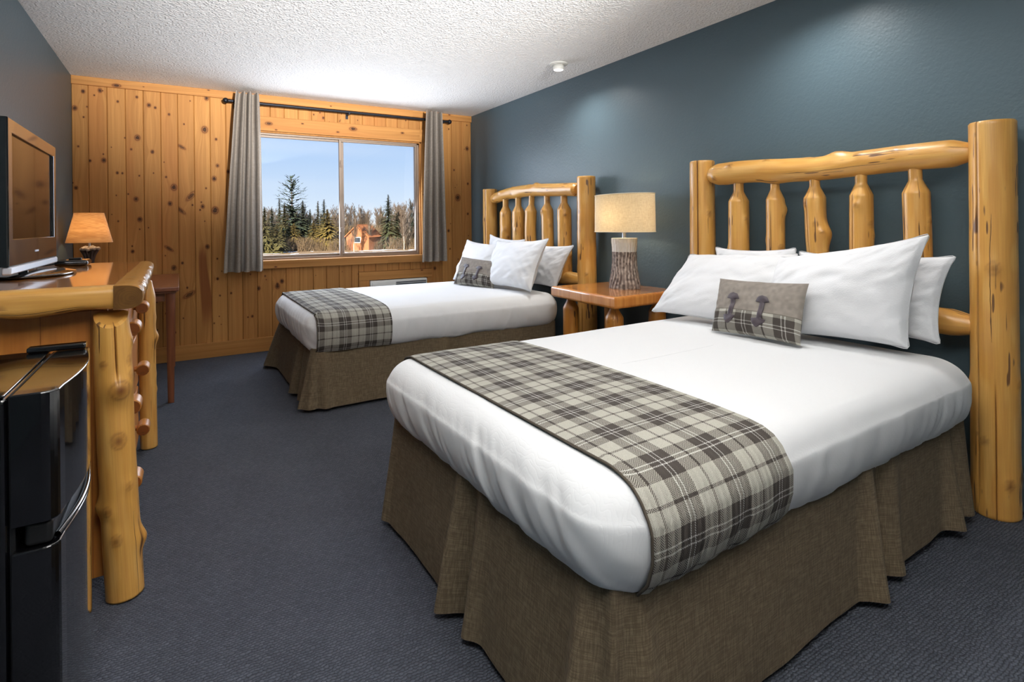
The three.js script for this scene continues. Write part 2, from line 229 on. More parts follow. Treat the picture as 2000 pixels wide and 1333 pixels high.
// cloths
const weave = (nx, ny, s) => (u, v) => { const a = 0.5 + 0.5 * Math.sin(u * nx * 6.2832) * Math.sin(v * ny * 6.2832); return 0.6 * a + 0.4 * vn(u * nx, v * ny * 0.25, s, nx, Math.round(ny / 4)); };
const linen = tex(1024, 1024, (u, v) => { const a = vn(u * 320, v * 26, 71, 320, 26), b = vn(u * 26, v * 320, 72, 26, 320), t = 0.5 * a + 0.5 * b, n = vn(u * 500, v * 500, 70, 500, 500); return mix3([92, 79, 60], [130, 114, 90], clamp((t - 0.25) * 1.4 + 0.35 * (n - 0.5))); });
linen.repeat.set(1.8, 1.8);
const linenBump = tex(512, 512, weave(128, 128, 73), { srgb: false, rx: 2.6, ry: 2.6 });
const skirtMat = std({ map: linen, bumpMap: linenBump, bumpScale: 0.0012, roughness: 1, side: THREE.DoubleSide });
const curtTex = tex(512, 512, (u, v) => { const t = 0.5 * vn(u * 128, v * 26, 74, 128, 26) + 0.5 * vn(u * 26, v * 128, 75, 26, 128); return mix3([136, 126, 115], [154, 144, 133], clamp((t - 0.2) * 1.6)); }); curtTex.repeat.set(3, 3);
const curtainMat = phys({ map: curtTex, roughness: 1, side: THREE.DoubleSide, transmission: 0.12 });
// white coverlet with an embossed pattern of wandering vertical lines
const waveLine = (u, v) => { const n = 40, x = u * n + 0.5 * Math.sin(v * 6.2832 * 6 + 1.2 * Math.sin(u * 6.2832 * 3)) + 0.25 * Math.sin(v * 6.2832 * 11 + u * 40), f = x - Math.floor(x); return Math.abs(f - 0.5) * 2; };
const covBump = tex(1024, 1024, (u, v) => 0.7 * sm(0, 0.45, waveLine(u, v)) + 0.3 * vn(u * 200, v * 200, 76, 200, 200), { srgb: false });
covBump.repeat.set(2, 2);
const coverletMat = phys({ color: new THREE.Color('#e1e2e3'), bumpMap: covBump, bumpScale: 0.00016, roughness: 0.85, sheen: 0.2, sheenColor: new THREE.Color(1, 1, 1), sheenRoughness: 0.6 });
const crease = tex(1024, 1024, (u, v) => { const x = u + 0.1 * vn(u * 5, v * 5, 77, 5, 5), y = v + 0.1 * vn(u * 4, v * 6, 78, 4, 6); return 0.75 * vn(x * 14, y * 4, 79, 14, 4) + 0.2 * vn(x * 9, y * 16, 80, 9, 16) + 0.05 * vn(u * 200, v * 200, 81, 200, 200); }, { srgb: false, rx: 1.5, ry: 1.5 });
const pillowMat = phys({ color: new THREE.Color('#e3e4e6'), bumpMap: crease, bumpScale: 0.007, roughness: 0.9, sheen: 0.2, sheenColor: new THREE.Color(1, 1, 1) });
// plaid: the same stripe runs both ways
const DK = [66, 60, 55], CR = [168, 165, 154], LT = [192, 191, 186];
function stripe(t) { // 0..1 -> colour of one thread
  t = mod(t, 1);
  if (t < 0.46) { if (Math.abs(t - 0.19) < 0.011 || Math.abs(t - 0.27) < 0.011) return LT; return DK; }
  if (Math.abs(t - 0.73) < 0.022) return DK;
  return CR;
}
const plaidTex = tex(1024, 1024, (u, v, px, py) => {
  const a = stripe(u), b = stripe(v), z = mod(px + (Math.floor(px / 64) & 1 ? py : -py), 32) < 16;   // herringbone twill: warp or weft on top
  const n = 0.85 + 0.3 * hash(px >> 1, py >> 1, 91); const c = mix3(a, b, z ? 0.93 : 0.07); return [c[0] * n, c[1] * n, c[2] * n];
});
plaidTex.repeat.set(1 / 0.168, 1 / 0.168);
const plaidBump = tex(256, 256, (u, v, px, py) => mod(px + (Math.floor(px / 64) & 1 ? py : -py), 32) / 32, { srgb: false, rx: 1 / 0.042, ry: 1 / 0.042 });
const plaidMat = std({ map: plaidTex, bumpMap: plaidBump, bumpScale: 0.0008, roughness: 1, side: THREE.DoubleSide });
const hemMat = std({ color: new THREE.Color('#4a4238'), roughness: 1 });
const bark = tex(512, 1024, (u, v) => { const x = u * 24 + 1.1 * vn(u * 6, v * 4, 101, 6, 4), r = Math.abs(2 * (x - Math.floor(x)) - 1), n = vn(u * 60, v * 26, 102, 60, 26); return clamp(0.55 * Math.pow(r, 0.7) + 0.45 * n); }, { srgb: false });
const barkCol = tex(512, 1024, (u, v) => { const x = u * 24 + 1.1 * vn(u * 6, v * 4, 101, 6, 4), r = Math.abs(2 * (x - Math.floor(x)) - 1), n = vn(u * 60, v * 26, 102, 60, 26), t = clamp(0.5 * r + 0.6 * n - 0.1); return mix3([74, 63, 58], [196, 184, 172], t * 1.1); });
const black = phys({ color: new THREE.Color('#08080a'), roughness: 0.16, clearcoat: 1, clearcoatRoughness: 0.04 });
const blackSoft = std({ color: new THREE.Color('#0c0c0e'), roughness: 0.5 });
const ironMat = std({ color: new THREE.Color('#23252b'), roughness: 0.45, metalness: 0.7 });
const brushed = std({ color: new THREE.Color('#ccd3de'), roughness: 0.35, metalness: 0.25 });
const silver = std({ color: new THREE.Color('#c9ced8'), roughness: 0.28, metalness: 0.9 });
const plasticWhite = std({ color: new THREE.Color('#dcdcd6'), roughness: 0.5 });

// ------------------------------------------------------------ the room shell
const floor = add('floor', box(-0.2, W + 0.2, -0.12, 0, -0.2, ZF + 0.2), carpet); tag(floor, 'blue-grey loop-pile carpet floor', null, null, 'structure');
const ceiling = add('ceiling', box(-0.2, W + 0.2, H, H + 0.12, -0.2, ZF + 0.2), ceilMat); tag(ceiling, 'white popcorn-textured ceiling', null, null, 'structure');
tag(add('wall_left', box(-0.15, 0, 0, H, -0.018, ZF), blueWall), 'slate-blue painted left wall behind the television', null, null, 'structure');
tag(add('wall_right', box(W, W + 0.15, 0, H, -0.018, ZF), blueWall), 'slate-blue painted wall behind the headboards', null, null, 'structure');
tag(add('wall_front', box(-0.15, W + 0.15, 0, H, ZF, ZF + 0.15), whiteWall), 'white wall behind the camera', null, null, 'structure');
const OX0 = 1.30, OX1 = 3.04, OY0 = 0.842, OY1 = 2.10;            // window opening
const AX0 = 2.445, AX1 = 3.09, AY0 = 0.17, AY1 = 0.612;           // air-conditioner sleeve
const wb = struct('wall_back'); wb.userData.label = 'knotty pine plank wall with the window';
{
  const core = std({ color: new THREE.Color('#6b5138'), roughness: 0.9 }), z0 = -0.2, z1 = -0.018;
  add('wall_core', mergeGeometries([box(-0.15, OX0, 0, H, z0, z1), box(AX1, W + 0.15, 0, H, z0, z1), box(OX1, AX1, AY1, H, z0, z1), box(OX1, AX1, 0, AY0, z0, z1), box(OX0, OX1, OY1, H, z0, z1), box(OX0, AX0, 0, OY0, z0, z1), box(AX0, OX1, AY1, OY0, z0, z1), box(AX0, OX1, 0, AY0, z0, z1)]), core, wb);
  const plank = (x0, x1, y0, y1) => {
    const c = 0.0055, g = extrude([[x0 + 0.0006, -0.0178], [x1 - 0.0006, -0.0178], [x1 - 0.0006, -c], [x1 - c, 0], [x0 + c, 0], [x0 + 0.0006, -c]], y1 - y0);
    g.rotateX(-Math.PI / 2); g.scale(1, 1, -1);                      // extruded along y, profile in x-z
    const p = g.attributes.position, idx = p.count; for (let i = 0; i < idx; i += 3) { const a = [0, 1, 2].map((k) => [p.getX(i + k), p.getY(i + k), p.getZ(i + k)]); p.setXYZ(i + 1, ...a[2]); p.setXYZ(i + 2, ...a[1]); }
    g.computeVertexNormals(); g.translate(0, y0, 0);
    const uv = g.attributes.uv; for (let i = 0; i < p.count; i++) uv.setXY(i, p.getX(i), p.getY(i));
    add('plank', g, pineMat, wb);
  };
  for (let i = 0; i < 30; i++) {
    const x0 = Math.max(0, plankEdge(i)), x1 = Math.min(W, plankEdge(i + 1)); if (x1 - x0 < 0.01) continue;
    const inWin = x1 > 1.27 && x0 < 3.06, bot = 0.133;
    const low = (a, b, top) => { if (a >= AX1 + 0.06 || b <= 2.335) return plank(a, b, bot, top);
      if (a < 2.335) { plank(a, 2.335, bot, top); a = 2.335; } if (b > AX1 + 0.06) { plank(AX1 + 0.06, b, bot, top); b = AX1 + 0.06; } plank(a, b, 0.705, top); };
    if (!inWin) { low(x0, x1, 2.372); continue; }
    const a = Math.max(x0, 1.245), b = Math.min(x1, 3.075);
    if (x0 < a - 0.01) plank(x0, a, bot, 2.372); if (x1 > b + 0.01) low(b, x1, 2.372);
    plank(a, b, 2.238, 2.372); low(a, b, 0.785);
  }
}
const trimUV = (g, ox = 0.3, oy = 0.4) => { const uv = g.attributes.uv, p = g.attributes.position; for (let i = 0; i < p.count; i++) uv.setXY(i, p.getY(i) * 1 + ox + p.getZ(i), p.getX(i) * 0.66 + oy); return g; };
const trimBoard = (x0, x1, y0, y1, z0, z1, ox, oy) => trimUV(box(x0, x1, y0, y1, z0, z1, 0.003, 1), ox, oy);
tag(add('baseboard_back', trimBoard(0, W, 0, 0.133, -0.017, 0.019, 0.02, 0.1), pineMat), 'pine baseboard under the plank wall', null, null, 'structure');
tag(add('trim_1', trimBoard(0, W, 2.37, H, -0.017, 0.019, 0.78, 0.5), pineMat), 'pine crown board under the ceiling', null, null, 'structure');
{ const t = struct('trim_2'); t.userData.label = 'pine surround of the air conditioner';
  add('top_board', trimBoard(2.335, 3.15, 0.612, 0.702, -0.017, 0.016, 1.2, 0.3), pineMat, t);
  add('side_board', box(2.335, 2.445, 0.133, 0.6115, -0.017, 0.016, 0.003, 1), pineMat, t); add('side_board', box(3.09, 3.15, 0.133, 0.6115, -0.017, 0.016, 0.003, 1), pineMat, t); }
// ------------------------------------------------------------ window
const glass = phys({ color: 0xffffff, transmission: 1, thickness: 0, roughness: 0, ior: 1.45, specularIntensity: 0.5 });
{
  const w1 = struct('window_1'); w1.userData.label = 'wide sliding window with two panes in a pine surround';
  const bronze = phys({ color: new THREE.Color('#8a7868'), roughness: 0.45, metalness: 0.1 }), zf = -0.095, t = 0.025;
  add('window_header', trimBoard(1.245, 3.075, OY1, 2.236, -0.017, 0.019, 1.9, 0.45), pineMat, w1);
  add('side_casing', box(1.245, OX0, 0.86, OY1 - 0.0005, -0.017, 0.019, 0.003, 1), pineMat, w1); add('side_casing', box(OX1, 3.075, 0.86, OY1 - 0.0005, -0.017, 0.012, 0.003, 1), pineMat, w1);
  add('window_sill', trimBoard(1.22, 3.10, 0.785, 0.86, -0.12, 0.045, 0.6, 0.7), pineMat, w1);
  add('reveal', mergeGeometries([box(OX0, OX0 + 0.012, 0.86, OY1, -0.2, -0.017), box(OX1 - 0.012, OX1, 0.86, OY1, -0.2, -0.017), box(OX0, OX1, OY1 - 0.012, OY1, -0.2, -0.017), box(OX0, OX1, OY0, 0.86, -0.2, -0.12)]), pineMat, w1);
  const fr = (x0, x1, y0, y1, z, b) => mergeGeometries([box(x0, x0 + b, y0, y1, z - 0.016, z + 0.016, 0.003, 1), box(x1 - b, x1, y0, y1, z - 0.016, z + 0.016, 0.003, 1), box(x0 + b, x1 - b, y0, y0 + b, z - 0.016, z + 0.016, 0.003, 1), box(x0 + b, x1 - b, y1 - b, y1, z - 0.016, z + 0.016, 0.003, 1)]);
  const X0 = OX0 + 0.012, X1 = OX1 - 0.012, Y1 = OY1 - 0.012, xm = 2.196;
  add('window_frame', mergeGeometries([box(X0, X0 + 0.02, 0.86, Y1, -0.15, -0.05), box(X1 - 0.02, X1, 0.86, Y1, -0.15, -0.05), box(X0, X1, 0.86, 0.878, -0.15, -0.05), box(X0, X1, Y1 - 0.014, Y1, -0.15, -0.05)]), bronze, w1);
  const s1 = add('sash', fr(X0 + 0.02, xm + 0.024, 0.878, Y1 - 0.008, -0.118, t), bronze, w1), s2 = add('sash', fr(xm - 0.03, X1 - 0.01, 0.878, Y1 - 0.008, -0.082, t), bronze, w1);
  add('pane', box(X0 + 0.04, xm + 0.004, 0.9, Y1 - 0.03, -0.1195, -0.1175), glass, s1); add('pane', box(xm - 0.01, X1 - 0.03, 0.9, Y1 - 0.03, -0.0835, -0.0815), glass, s2);
  add('latch', mergeGeometries([box(xm - 0.026, xm - 0.006, 1.79, 1.84, -0.066, -0.05, 0.004, 2), box(xm - 0.022, xm - 0.01, 1.80, 1.86, -0.052, -0.04, 0.004, 2)]), bronze, s2);
  add('latch', box(xm - 0.026, xm - 0.006, 1.12, 1.17, -0.066, -0.05, 0.004, 2), bronze, s2);
}
// ------------------------------------------------------------ curtain rod and curtains
{
  const y = 2.336, z = 0.095, t = thing('curtain_rod', 'dark iron curtain rod with ball ends above the window', 'curtain rod', [2.23, y, z]);
  add('rod', new THREE.CylinderGeometry(0.0135, 0.0135, 2.18, 16).rotateZ(Math.PI / 2), ironMat, t);
  for (const s of [-1, 1]) {
    add('finial', mergeGeometries([new THREE.SphereGeometry(0.025, 20, 14).translate(s * 1.112, 0, 0), new THREE.CylinderGeometry(0.014, 0.014, 0.02, 14).rotateZ(Math.PI / 2).translate(s * 1.083, 0, 0)]), ironMat, t);
  }
  for (const bx of [-1.03, 0, 1.03]) add('bracket', mergeGeometries([box(bx - 0.007, bx + 0.007, -0.026, -0.0125, -0.075, 0.010), box(bx - 0.012, bx + 0.012, -0.055, 0.02, -0.0945, -0.088), box(bx - 0.006, bx + 0.006, -0.016, -0.004, -0.006, 0.016)]), ironMat, t);
  const curtain = (x0t, x1t, x0b, x1b, yb, label, sd, lean) => {
    const n = 96, m = 40, c = (x0b + x1b) / 2, k = thing('curtain', label, 'curtain', [c, yb, 0.165]);
    add('curtain_panel', grid(n, m, (u, v) => {
      const f = 1 - v, w = u + 0.02 * Math.sin(u * 12 + sd), x = lerp(lerp(x0t, x1t, u), lerp(x0b, x1b, u), Math.pow(f, 0.8)) + 0.006 * fbm(u * 5, v * 3, sd), amp = 0.042 + 0.006 * f, ph = w * Math.PI * 2 * 3.6 + 0.9;
      const zz = amp * (1.1 * Math.sin(ph) - 0.16 * Math.sin(3 * ph)) + 0.008 * fbm(u * 4, v * 4, sd + 3) * f + (u > 0.9 ? lean * (u - 0.9) : u < 0.1 ? -lean * (u - 0.1) : 0) * 0;
      return [x - c - 0.010 * Math.sin(2 * ph) * (0.4 + 0.6 * f), v * (2.412 - yb), zz];
    }, { uv: (u, v) => [u * 0.6, v * 1.65] }), curtainMat, k);
  };
  curtain(1.20, 1.395, 1.085, 1.415, 0.775, 'taupe linen curtain left of the window', 1, 0.3);
  curtain(3.02, 3.225, 2.955, 3.275, 0.79, 'taupe linen curtain right of the window', 2, 0.3);
}
// ------------------------------------------------------------ air conditioner under the window
{
  const t = thing('air_conditioner', 'white through-wall air conditioner under the window behind the far bed', 'air conditioner', [2.7675, 0.18, 0]);
  const cas = plasticWhite, gr = std({ color: new THREE.Color('#3a3f48'), roughness: 0.6 });
  add('casing', box(-0.318, 0.318, 0, 0.425, -0.19, 0.03, 0.012, 2), cas, t);
  add('control_panel', box(-0.30, -0.06, 0.36, 0.41, 0.028, 0.038, 0.004, 2), cas, t);
  for (let i = 0; i < 3; i++) add('louver', box(-0.04, 0.30, 0.352 + i * 0.02, 0.361 + i * 0.02, 0.026, 0.042, 0.002, 1), gr, t);
}
// ------------------------------------------------------------ beds
const addAt = (name, geo, mat, t, label) => { geo.translate(-t.position.x, -t.position.y, -t.position.z); return add(name, geo, mat, t, label); };
// footprint of a bed: a runs from the foot (0) to the head (L), b across (-w/2 far .. w/2 near)
function footprint({ ff, fn, hf, hn }) {
  const L = ((hf[0] - ff[0]) + (hn[0] - fn[0])) / 2, w = ((fn[1] - ff[1]) + (hn[1] - hf[1])) / 2;
  return { L, w, map: (a, b) => { const u = a / L, v = b / w + 0.5; return [lerp(lerp(ff[0], fn[0], v), lerp(hf[0], hn[0], v), u), lerp(lerp(ff[1], fn[1], v), lerp(hf[1], hn[1], v), u)]; } };
}
// rounded rectangle inset by e: list of [a, b, na, nb, run]
function ring(L, w, e, cr = 0.13, ms = 150, me = 120, mc = 14) {
  e = Math.min(e, w / 2 - 0.0005); const r = Math.max(cr - e, 0.0004), x0 = e, x1 = L - e, z0 = -w / 2 + e, z1 = w / 2 - e, out = [];
  const arc = (cx, cz, a0) => { for (let i = 0; i <= mc; i++) { const a = a0 + i / mc * Math.PI / 2; out.push([cx + Math.cos(a) * r, cz + Math.sin(a) * r, Math.cos(a), Math.sin(a)]); } };
  const line = (ax, az, bx, bz, na, nb, m) => { for (let i = 1; i < m; i++) out.push([lerp(ax, bx, i / m), lerp(az, bz, i / m), na, nb]); };
  arc(x0 + r, z0 + r, Math.PI); line(x0 + r, z0, x1 - r, z0, 0, -1, ms); arc(x1 - r, z0 + r, 1.5 * Math.PI); line(x1, z0 + r, x1, z1 - r, 1, 0, me);
  arc(x1 - r, z1 - r, 0); line(x1 - r, z1, x0 + r, z1, 0, 1, ms); arc(x0 + r, z1 - r, Math.PI / 2); line(x0, z1 - r, x0, z0 + r, -1, 0, me);
  out.push(out[0]); return out;
}
const profile = (top, hem) => { const m = (top + hem) / 2; return [[0.10, hem + 0.012], [0.045, hem], [0.012, hem + 0.012], [-0.012, hem + 0.045], [-0.026, m - 0.03], [-0.026, m + 0.03], [-0.016, top - 0.075], [0.002, top - 0.048], [0.026, top - 0.028], [0.056, top - 0.016], [0.10, top - 0.009], [0.18, top - 0.004], [0.3, top], [0.45, top + 0.003], [0.60, top + 0.004], [0.66, top + 0.004], [0.80, top + 0.004]]; };
function wrinkle(a, b, na, nb, y, top, hem, seed) {              // outward push of the cloth on its sides
  const side = sm(top - 0.01, top - 0.07, y), run = na < -0.5 ? b : a;
  const ft = na < -0.5 ? 1 : 0; return side * ((0.007 + 0.005 * ft) * fbm(run * (6 + 3 * ft) + y * (3 + 6 * ft), y * 2.5, seed) + (0.004 * sn(run * 20 + y * 15 * (ft ? 1 : -0.5), y * 2.5, seed + 4) + 0.0032 * sn(run * 46 + y * 30 * (ft ? 1 : -0.5), y * 4, seed + 5) * sm(-0.2, 0.5, sn(run * 3, 5, seed + 6))) * sm(top - 0.02, hem + 0.06, y) + 0.010 * fbm(run * 2.4, 3, seed + 7));
}
function coverlet(fp, top, hem, seed) {
  const prof = profile(top, hem), rings = prof.map(([e]) => ring(fp.L, fp.w, e)), n = rings[0].length - 1, m = prof.length - 1;
  let arcs = [0]; for (let j = m; j > 0; j--) arcs.unshift(arcs[0] + Math.hypot(prof[j][0] - prof[j - 1][0], prof[j][1] - prof[j - 1][1]));
  const sub = 4, spl = (a, b, c, d, f) => 0.5 * (2 * b + (c - a) * f + (2 * a - 5 * b + 4 * c - d) * f * f + (3 * b - a - 3 * c + d) * f * f * f),
    P = (i, t) => { const j = Math.min(m - 1, Math.floor(t)), f = t - j, o = Math.max(0, j - 1), r = Math.min(m, j + 2), p = rings[j][i], q = rings[j + 1][i], cu = (k) => j >= m - 3 ? lerp(p[k], q[k], f) : spl(rings[o][i][k], p[k], q[k], rings[r][i][k], f); return [cu(0), cu(1), p[2], p[3], spl(prof[o][1], prof[j][1], prof[j + 1][1], prof[r][1], f), lerp(arcs[j], arcs[j + 1], f), lerp(prof[j][0], prof[j + 1][0], f)]; };
  const at = (i, j) => { let [a, b, na, nb, y, arc, e] = P(i, j / sub); const d = wrinkle(a, b, na, nb, y, top, hem, seed); a += na * d; b += nb * d;
    const yy = y + (y > top - 0.02 ? 0.004 * fbm(a * 3, b * 3, seed + 20) : 0) + (e > 0 && y < hem + 0.03 ? 0.008 * fbm((Math.abs(na) > 0.5 ? b : a) * 5, 2, seed + 9) : 0); const [x, z] = fp.map(a, b); return [[x, yy, z], [a - na * 0 , b, na, nb, arc, e]]; };
  const sIdx = n, flat = (g) => { const N = g.attributes.normal; for (let k = (m - 3) * sub * (n + 1); k < N.count; k++) N.setXYZ(k, 0, 1, 0); return g; }; return flat(grid(n, m * sub, (u, v, i, j) => at(i % sIdx, j)[0], { closeU: true, flip: true, uv: (u, v, i, j) => { const q = at(i % sIdx, j)[1], ex = Math.max(0, q[4] - (0.80 - 0.05)); return [q[0] + q[2] * ex * 0.05, q[1] + q[3] * ex]; } }));
}
function runnerGeo(fp, top, hem, a0, a1, seed, lift = 0.009) {
  const pr = profile(top, hem).slice(2).map(([e, y]) => [e, y]), full = [...pr.map((p) => [...p, -1]), ...[...pr].reverse().map((p) => [...p, 1])], m = full.length - 1, cr = 0.13, nA = 40, sub = 2;
  const yAt = (a) => { for (let j = pr.length - 1; j > 0; j--) if (pr[j - 1][0] <= a && a <= pr[j][0]) return lerp(pr[j - 1][1], pr[j][1], (a - pr[j - 1][0]) / (pr[j][0] - pr[j - 1][0])); return a > 0.6 ? top + 0.004 : top - 0.06; };
  const pt = (a, j) => {
    const [e, y, s] = full[j], r = Math.max(cr - e, 0.004), dx = e + r - a; let b = fp.w / 2 - e;
    if (dx > 0 && e < a) b = fp.w / 2 - e - r + Math.sqrt(Math.max(0, r * r - dx * dx));
    const yy = Math.min(y, yAt(a)); return [a, s * Math.max(b, 0.0005), yy, s];
  };
  const nrm = (a, t) => { const j = Math.min(m - 1, Math.floor(t)), p = pt(a, j), q = pt(a, j + 1); let nb = q[2] - p[2], ny = -(q[1] - p[1]); const l = Math.hypot(nb, ny) || 1; return [nb / l * -1, -ny / l]; };
  const S = (a, t) => { const j = Math.min(m - 1, Math.floor(t)), f = t - j, p = pt(a, j), q = pt(a, j + 1), b = lerp(p[1], q[1], f), y = lerp(p[2], q[2], f); return [b, y]; };
  const P = (a, t) => { let [b, y] = S(a, t); const [b1, y1] = S(a, Math.max(0, t - 0.3)), [b2, y2] = S(a, Math.min(m, t + 0.3)); let tb = b2 - b1, ty = y2 - y1; const l = Math.hypot(tb, ty) || 1; tb /= l; ty /= l; const nb = -ty, ny = tb;   // outward normal of the section running far -> near
    const s = Math.sign(b), d = lift + 0.004 * fbm(a * 6 + s, y * 8 + b * 3, seed) + wrinkle(a, b, 0, s, y, top, hem, seed) * Math.min(1, Math.abs(nb) * 1.2) + (0.02 * sm(0.08, 0.0, a) * Math.abs(nb)); b += nb * d; y += ny * d; const [x, z] = fp.map(a, b); return [x, y, z]; };
  const arcs = [0]; for (let k = 1; k <= m * sub; k++) { const p = S(0.4, (k - 1) / sub), q = S(0.4, k / sub); arcs.push(arcs[k - 1] + Math.hypot(q[0] - p[0], q[1] - p[1])); }
  const nT = m * sub, g = grid(nT, nA, (u, v, i, j) => P(lerp(a0, a1, v), i / sub), { uv: (u, v, i, j) => [lerp(a0, a1, v), arcs[i]] });
  const hem1 = (a) => { const pts = []; for (let k = 0; k <= nT; k += 1) { const p = P(a, k / sub); pts.push(V(...p)); } return new THREE.TubeGeometry(new THREE.CatmullRomCurve3(pts), 120, 0.0034, 6); };
  return { g, hems: [hem1(a0)] };
}
function skirtGeo(fp, topY, hemY, pleats, seed, far) {            // foot and near side (and the far side when seen)
  const e = 0.03, R = ring(fp.L, fp.w, e, 0.05, 110, 80, 10), n = R.length - 1, run = [0]; for (let i = 1; i <= n; i++) run.push(run[i - 1] + Math.hypot(R[i][0] - R[i - 1][0], R[i][1] - R[i - 1][1]));
  return grid(n * 2, 18, (u, v, i2) => {
    const i = Math.floor(i2 / 2) % n, f = (i2 % 2) / 2, p = R[i], q = R[i + 1], r = lerp(run[i], run[i + 1], f), t = 1 - v;
    let a = lerp(p[0], q[0], f), b = lerp(p[1], q[1], f), na = lerp(p[2], q[2], f), nb = lerp(p[3], q[3], f); const l = Math.hypot(na, nb) || 1; na /= l; nb /= l;
    const foot = sm(0.3, 0.9, -na); let o = 0.008 + (0.012 + 0.032 * foot) * t + t * (0.018 * fbm(r * 2.2, 1 + t * 0.4, seed) + 0.008 * sn(r * 9, t * 1.5, seed + 3));
    let tw = 0;
    for (const [pa, pb, wd, dep] of pleats) { const d = Math.hypot(a - pa, b - pb); if (dep < 0) { o -= dep * t * Math.exp(-((d / wd) ** 2)); continue; } const sgn = Math.sign((a - pa) * -nb + (b - pb) * na) || 1; if (d < 0.16) { o -= dep * Math.exp(-((d / wd) ** 2)) * (0.35 + 0.65 * t); o += 0.55 * dep * Math.exp(-(((d - wd * 2.1) / (wd * 0.9)) ** 2)) * (0.25 + 0.9 * t) * (sgn > 0 ? 1.25 : 0.75); } }
    a += na * o; b += nb * o; const [x, z] = fp.map(a, b); return [x, lerp(topY, hemY + 0.006 + 0.022 * sm(1.1, 1.9, a) + 0.010 * fbm(r * 2.5, 8, seed), t) , z];
  }, { closeU: true, uv: (u, v, i2) => { const i = Math.floor(i2 / 2); return [lerp(run[Math.min(i, n)], run[Math.min(i + 1, n)], (i2 % 2) / 2), v * 0.42]; } });
}
const HX = 3.552;
function makeBed({ fp, top, hem, posts, postTop, rail, railR, low, spindles, pleats, seed, label, base }) {
  const t = thing('log_bed', label, 'bed', base, 0, 'log beds along the blue wall');
  posts.forEach((z, k) => addAt('headboard_post', logGeo({ pts: [[HX, 0, z], [HX, postTop[k], z]], r: (s) => 0.0745 + 0.004 * (1 - s), knots: knots(seed + k, 6, { h: 0.005, w: 0.024 }), cracks: k ? [{ a: 4.3, t0: 0.02, t1: 1.3, w: 0.055 }, { a: 5.05, t0: -0.3, t1: 0.35, w: 0.03 }] : [{ a: 5.0, t0: 0.3, t1: 1.3, w: 0.09 }], seed: seed + k, wob: 0.028, seg: 52, rings: 150, cs: 0.94, chamfer: 0.006 }), logMat, t));
  addAt('top_rail', logGeo({ pts: rail, r: railR, knots: [{ t: 0.06, a: 2.0, h: 0.008, w: 0.02, d: 0.9 }, { t: 0.14, a: 1.0, h: 0.010, w: 0.022, d: 0.9 }, { t: 0.58, a: 0.35, h: 0.016, w: 0.03, d: 0.6 }, { t: 0.3, a: 0.6, h: 0.006, w: 0.02, d: 0.8 }, { t: 0.33, a: 2.9, h: 0.012, w: 0.05, d: 0.1 }, ...knots(seed + 5, 5, { h: 0.005, w: 0.018, a: 1.5 })], seed: seed + 5, wob: 0.05, seg: 44, rings: 130, cs: 0.7, chamfer: 0.02 }), logMat, t);
  addAt('lower_rail', logGeo({ pts: [[HX, low, posts[0] + 0.05], [HX, low + 0.01, (posts[0] + posts[1]) / 2], [HX, low - 0.005, posts[1] - 0.05]], r: (s) => 0.056 - 0.018 * sm(0.93, 1, s) - 0.018 * sm(0.07, 0, s), knots: [{ t: 0.9, a: 0.9, h: 0.018, w: 0.03, d: 0.3 }, ...knots(seed + 6, 3, { a: 1.5 })], seed: seed + 6, rings: 50, cs: 0.9 }), logMat, t);
  spindles.forEach(({ z0, z1, mid = 0, r, top: ty, k = [] }, i) => {
    const y0 = low + 0.02, sh = (1.305 - y0) / (ty - y0), cone = sh + 0.055 / (ty - y0);
    addAt('spindle', logGeo({ pts: [[HX, y0, z1], [HX, lerp(y0, ty, 0.5), (z0 + z1) / 2 + mid], [HX, ty, z0]], r: (s) => r * 1.06 * (1 + 0.03 * (1 - s)) * (s < sh ? 1 : lerp(1, 0.5, clamp((s - sh) / (cone - sh)))), cracks: i === 2 || i === 3 ? [{ a: 4.3, t0: 0.2, t1: 0.84, w: 0.09 }] : [], knots: [...k, ...knots(seed + 20 + i, 4, { h: 0.007, w: 0.02 })], seed: seed + 10 + i, wob: 0.03, seg: 36, rings: 90, chamfer: 0.002 }), logMat, t);
  });
  const inner = { L: fp.L, w: fp.w, map: fp.map };
  const slab = (e, y0, y1, cr) => { const pr = [[e + 0.3, y0], [e + 0.02, y0], [e, y0 + 0.02], [e, y1 - 0.03], [e + 0.03, y1], [e + 0.3, y1]], rg = pr.map(([q]) => ring(fp.L, fp.w, q, cr, 4, 4, 5)), n = rg[0].length - 1; return grid(n, pr.length - 1, (u, v, i, j) => { const p = rg[j][i % n], [x, z] = inner.map(p[0], p[1]); return [x, pr[j][1], z]; }, { closeU: true, flip: true }); };
  addAt('box_spring', slab(0.05, 0.14, 0.36, 0.08), hemMat, t); addAt('mattress', slab(0.035, 0.362, top - 0.03, 0.13), pillowMat, t);
  addAt('bed_skirt', skirtGeo(fp, hem + 0.03, 0.018, pleats, seed), skirtMat, t, 'brown linen bed skirt with box pleats');
  return t;
}
const R3 = (x, y, z) => [x, y, z];
const fp1 = footprint({ ff: [1.465, 3.49], fn: [1.475, 4.885], hf: [3.40, 3.42], hn: [3.40, 4.80] }), fp2 = footprint({ ff: [1.455, 0.66], fn: [1.45, 2.10], hf: [3.38, 0.66], hn: [3.38, 2.10] });
const T1 = 0.648, H1 = 0.395, T2 = 0.636, H2 = 0.372;
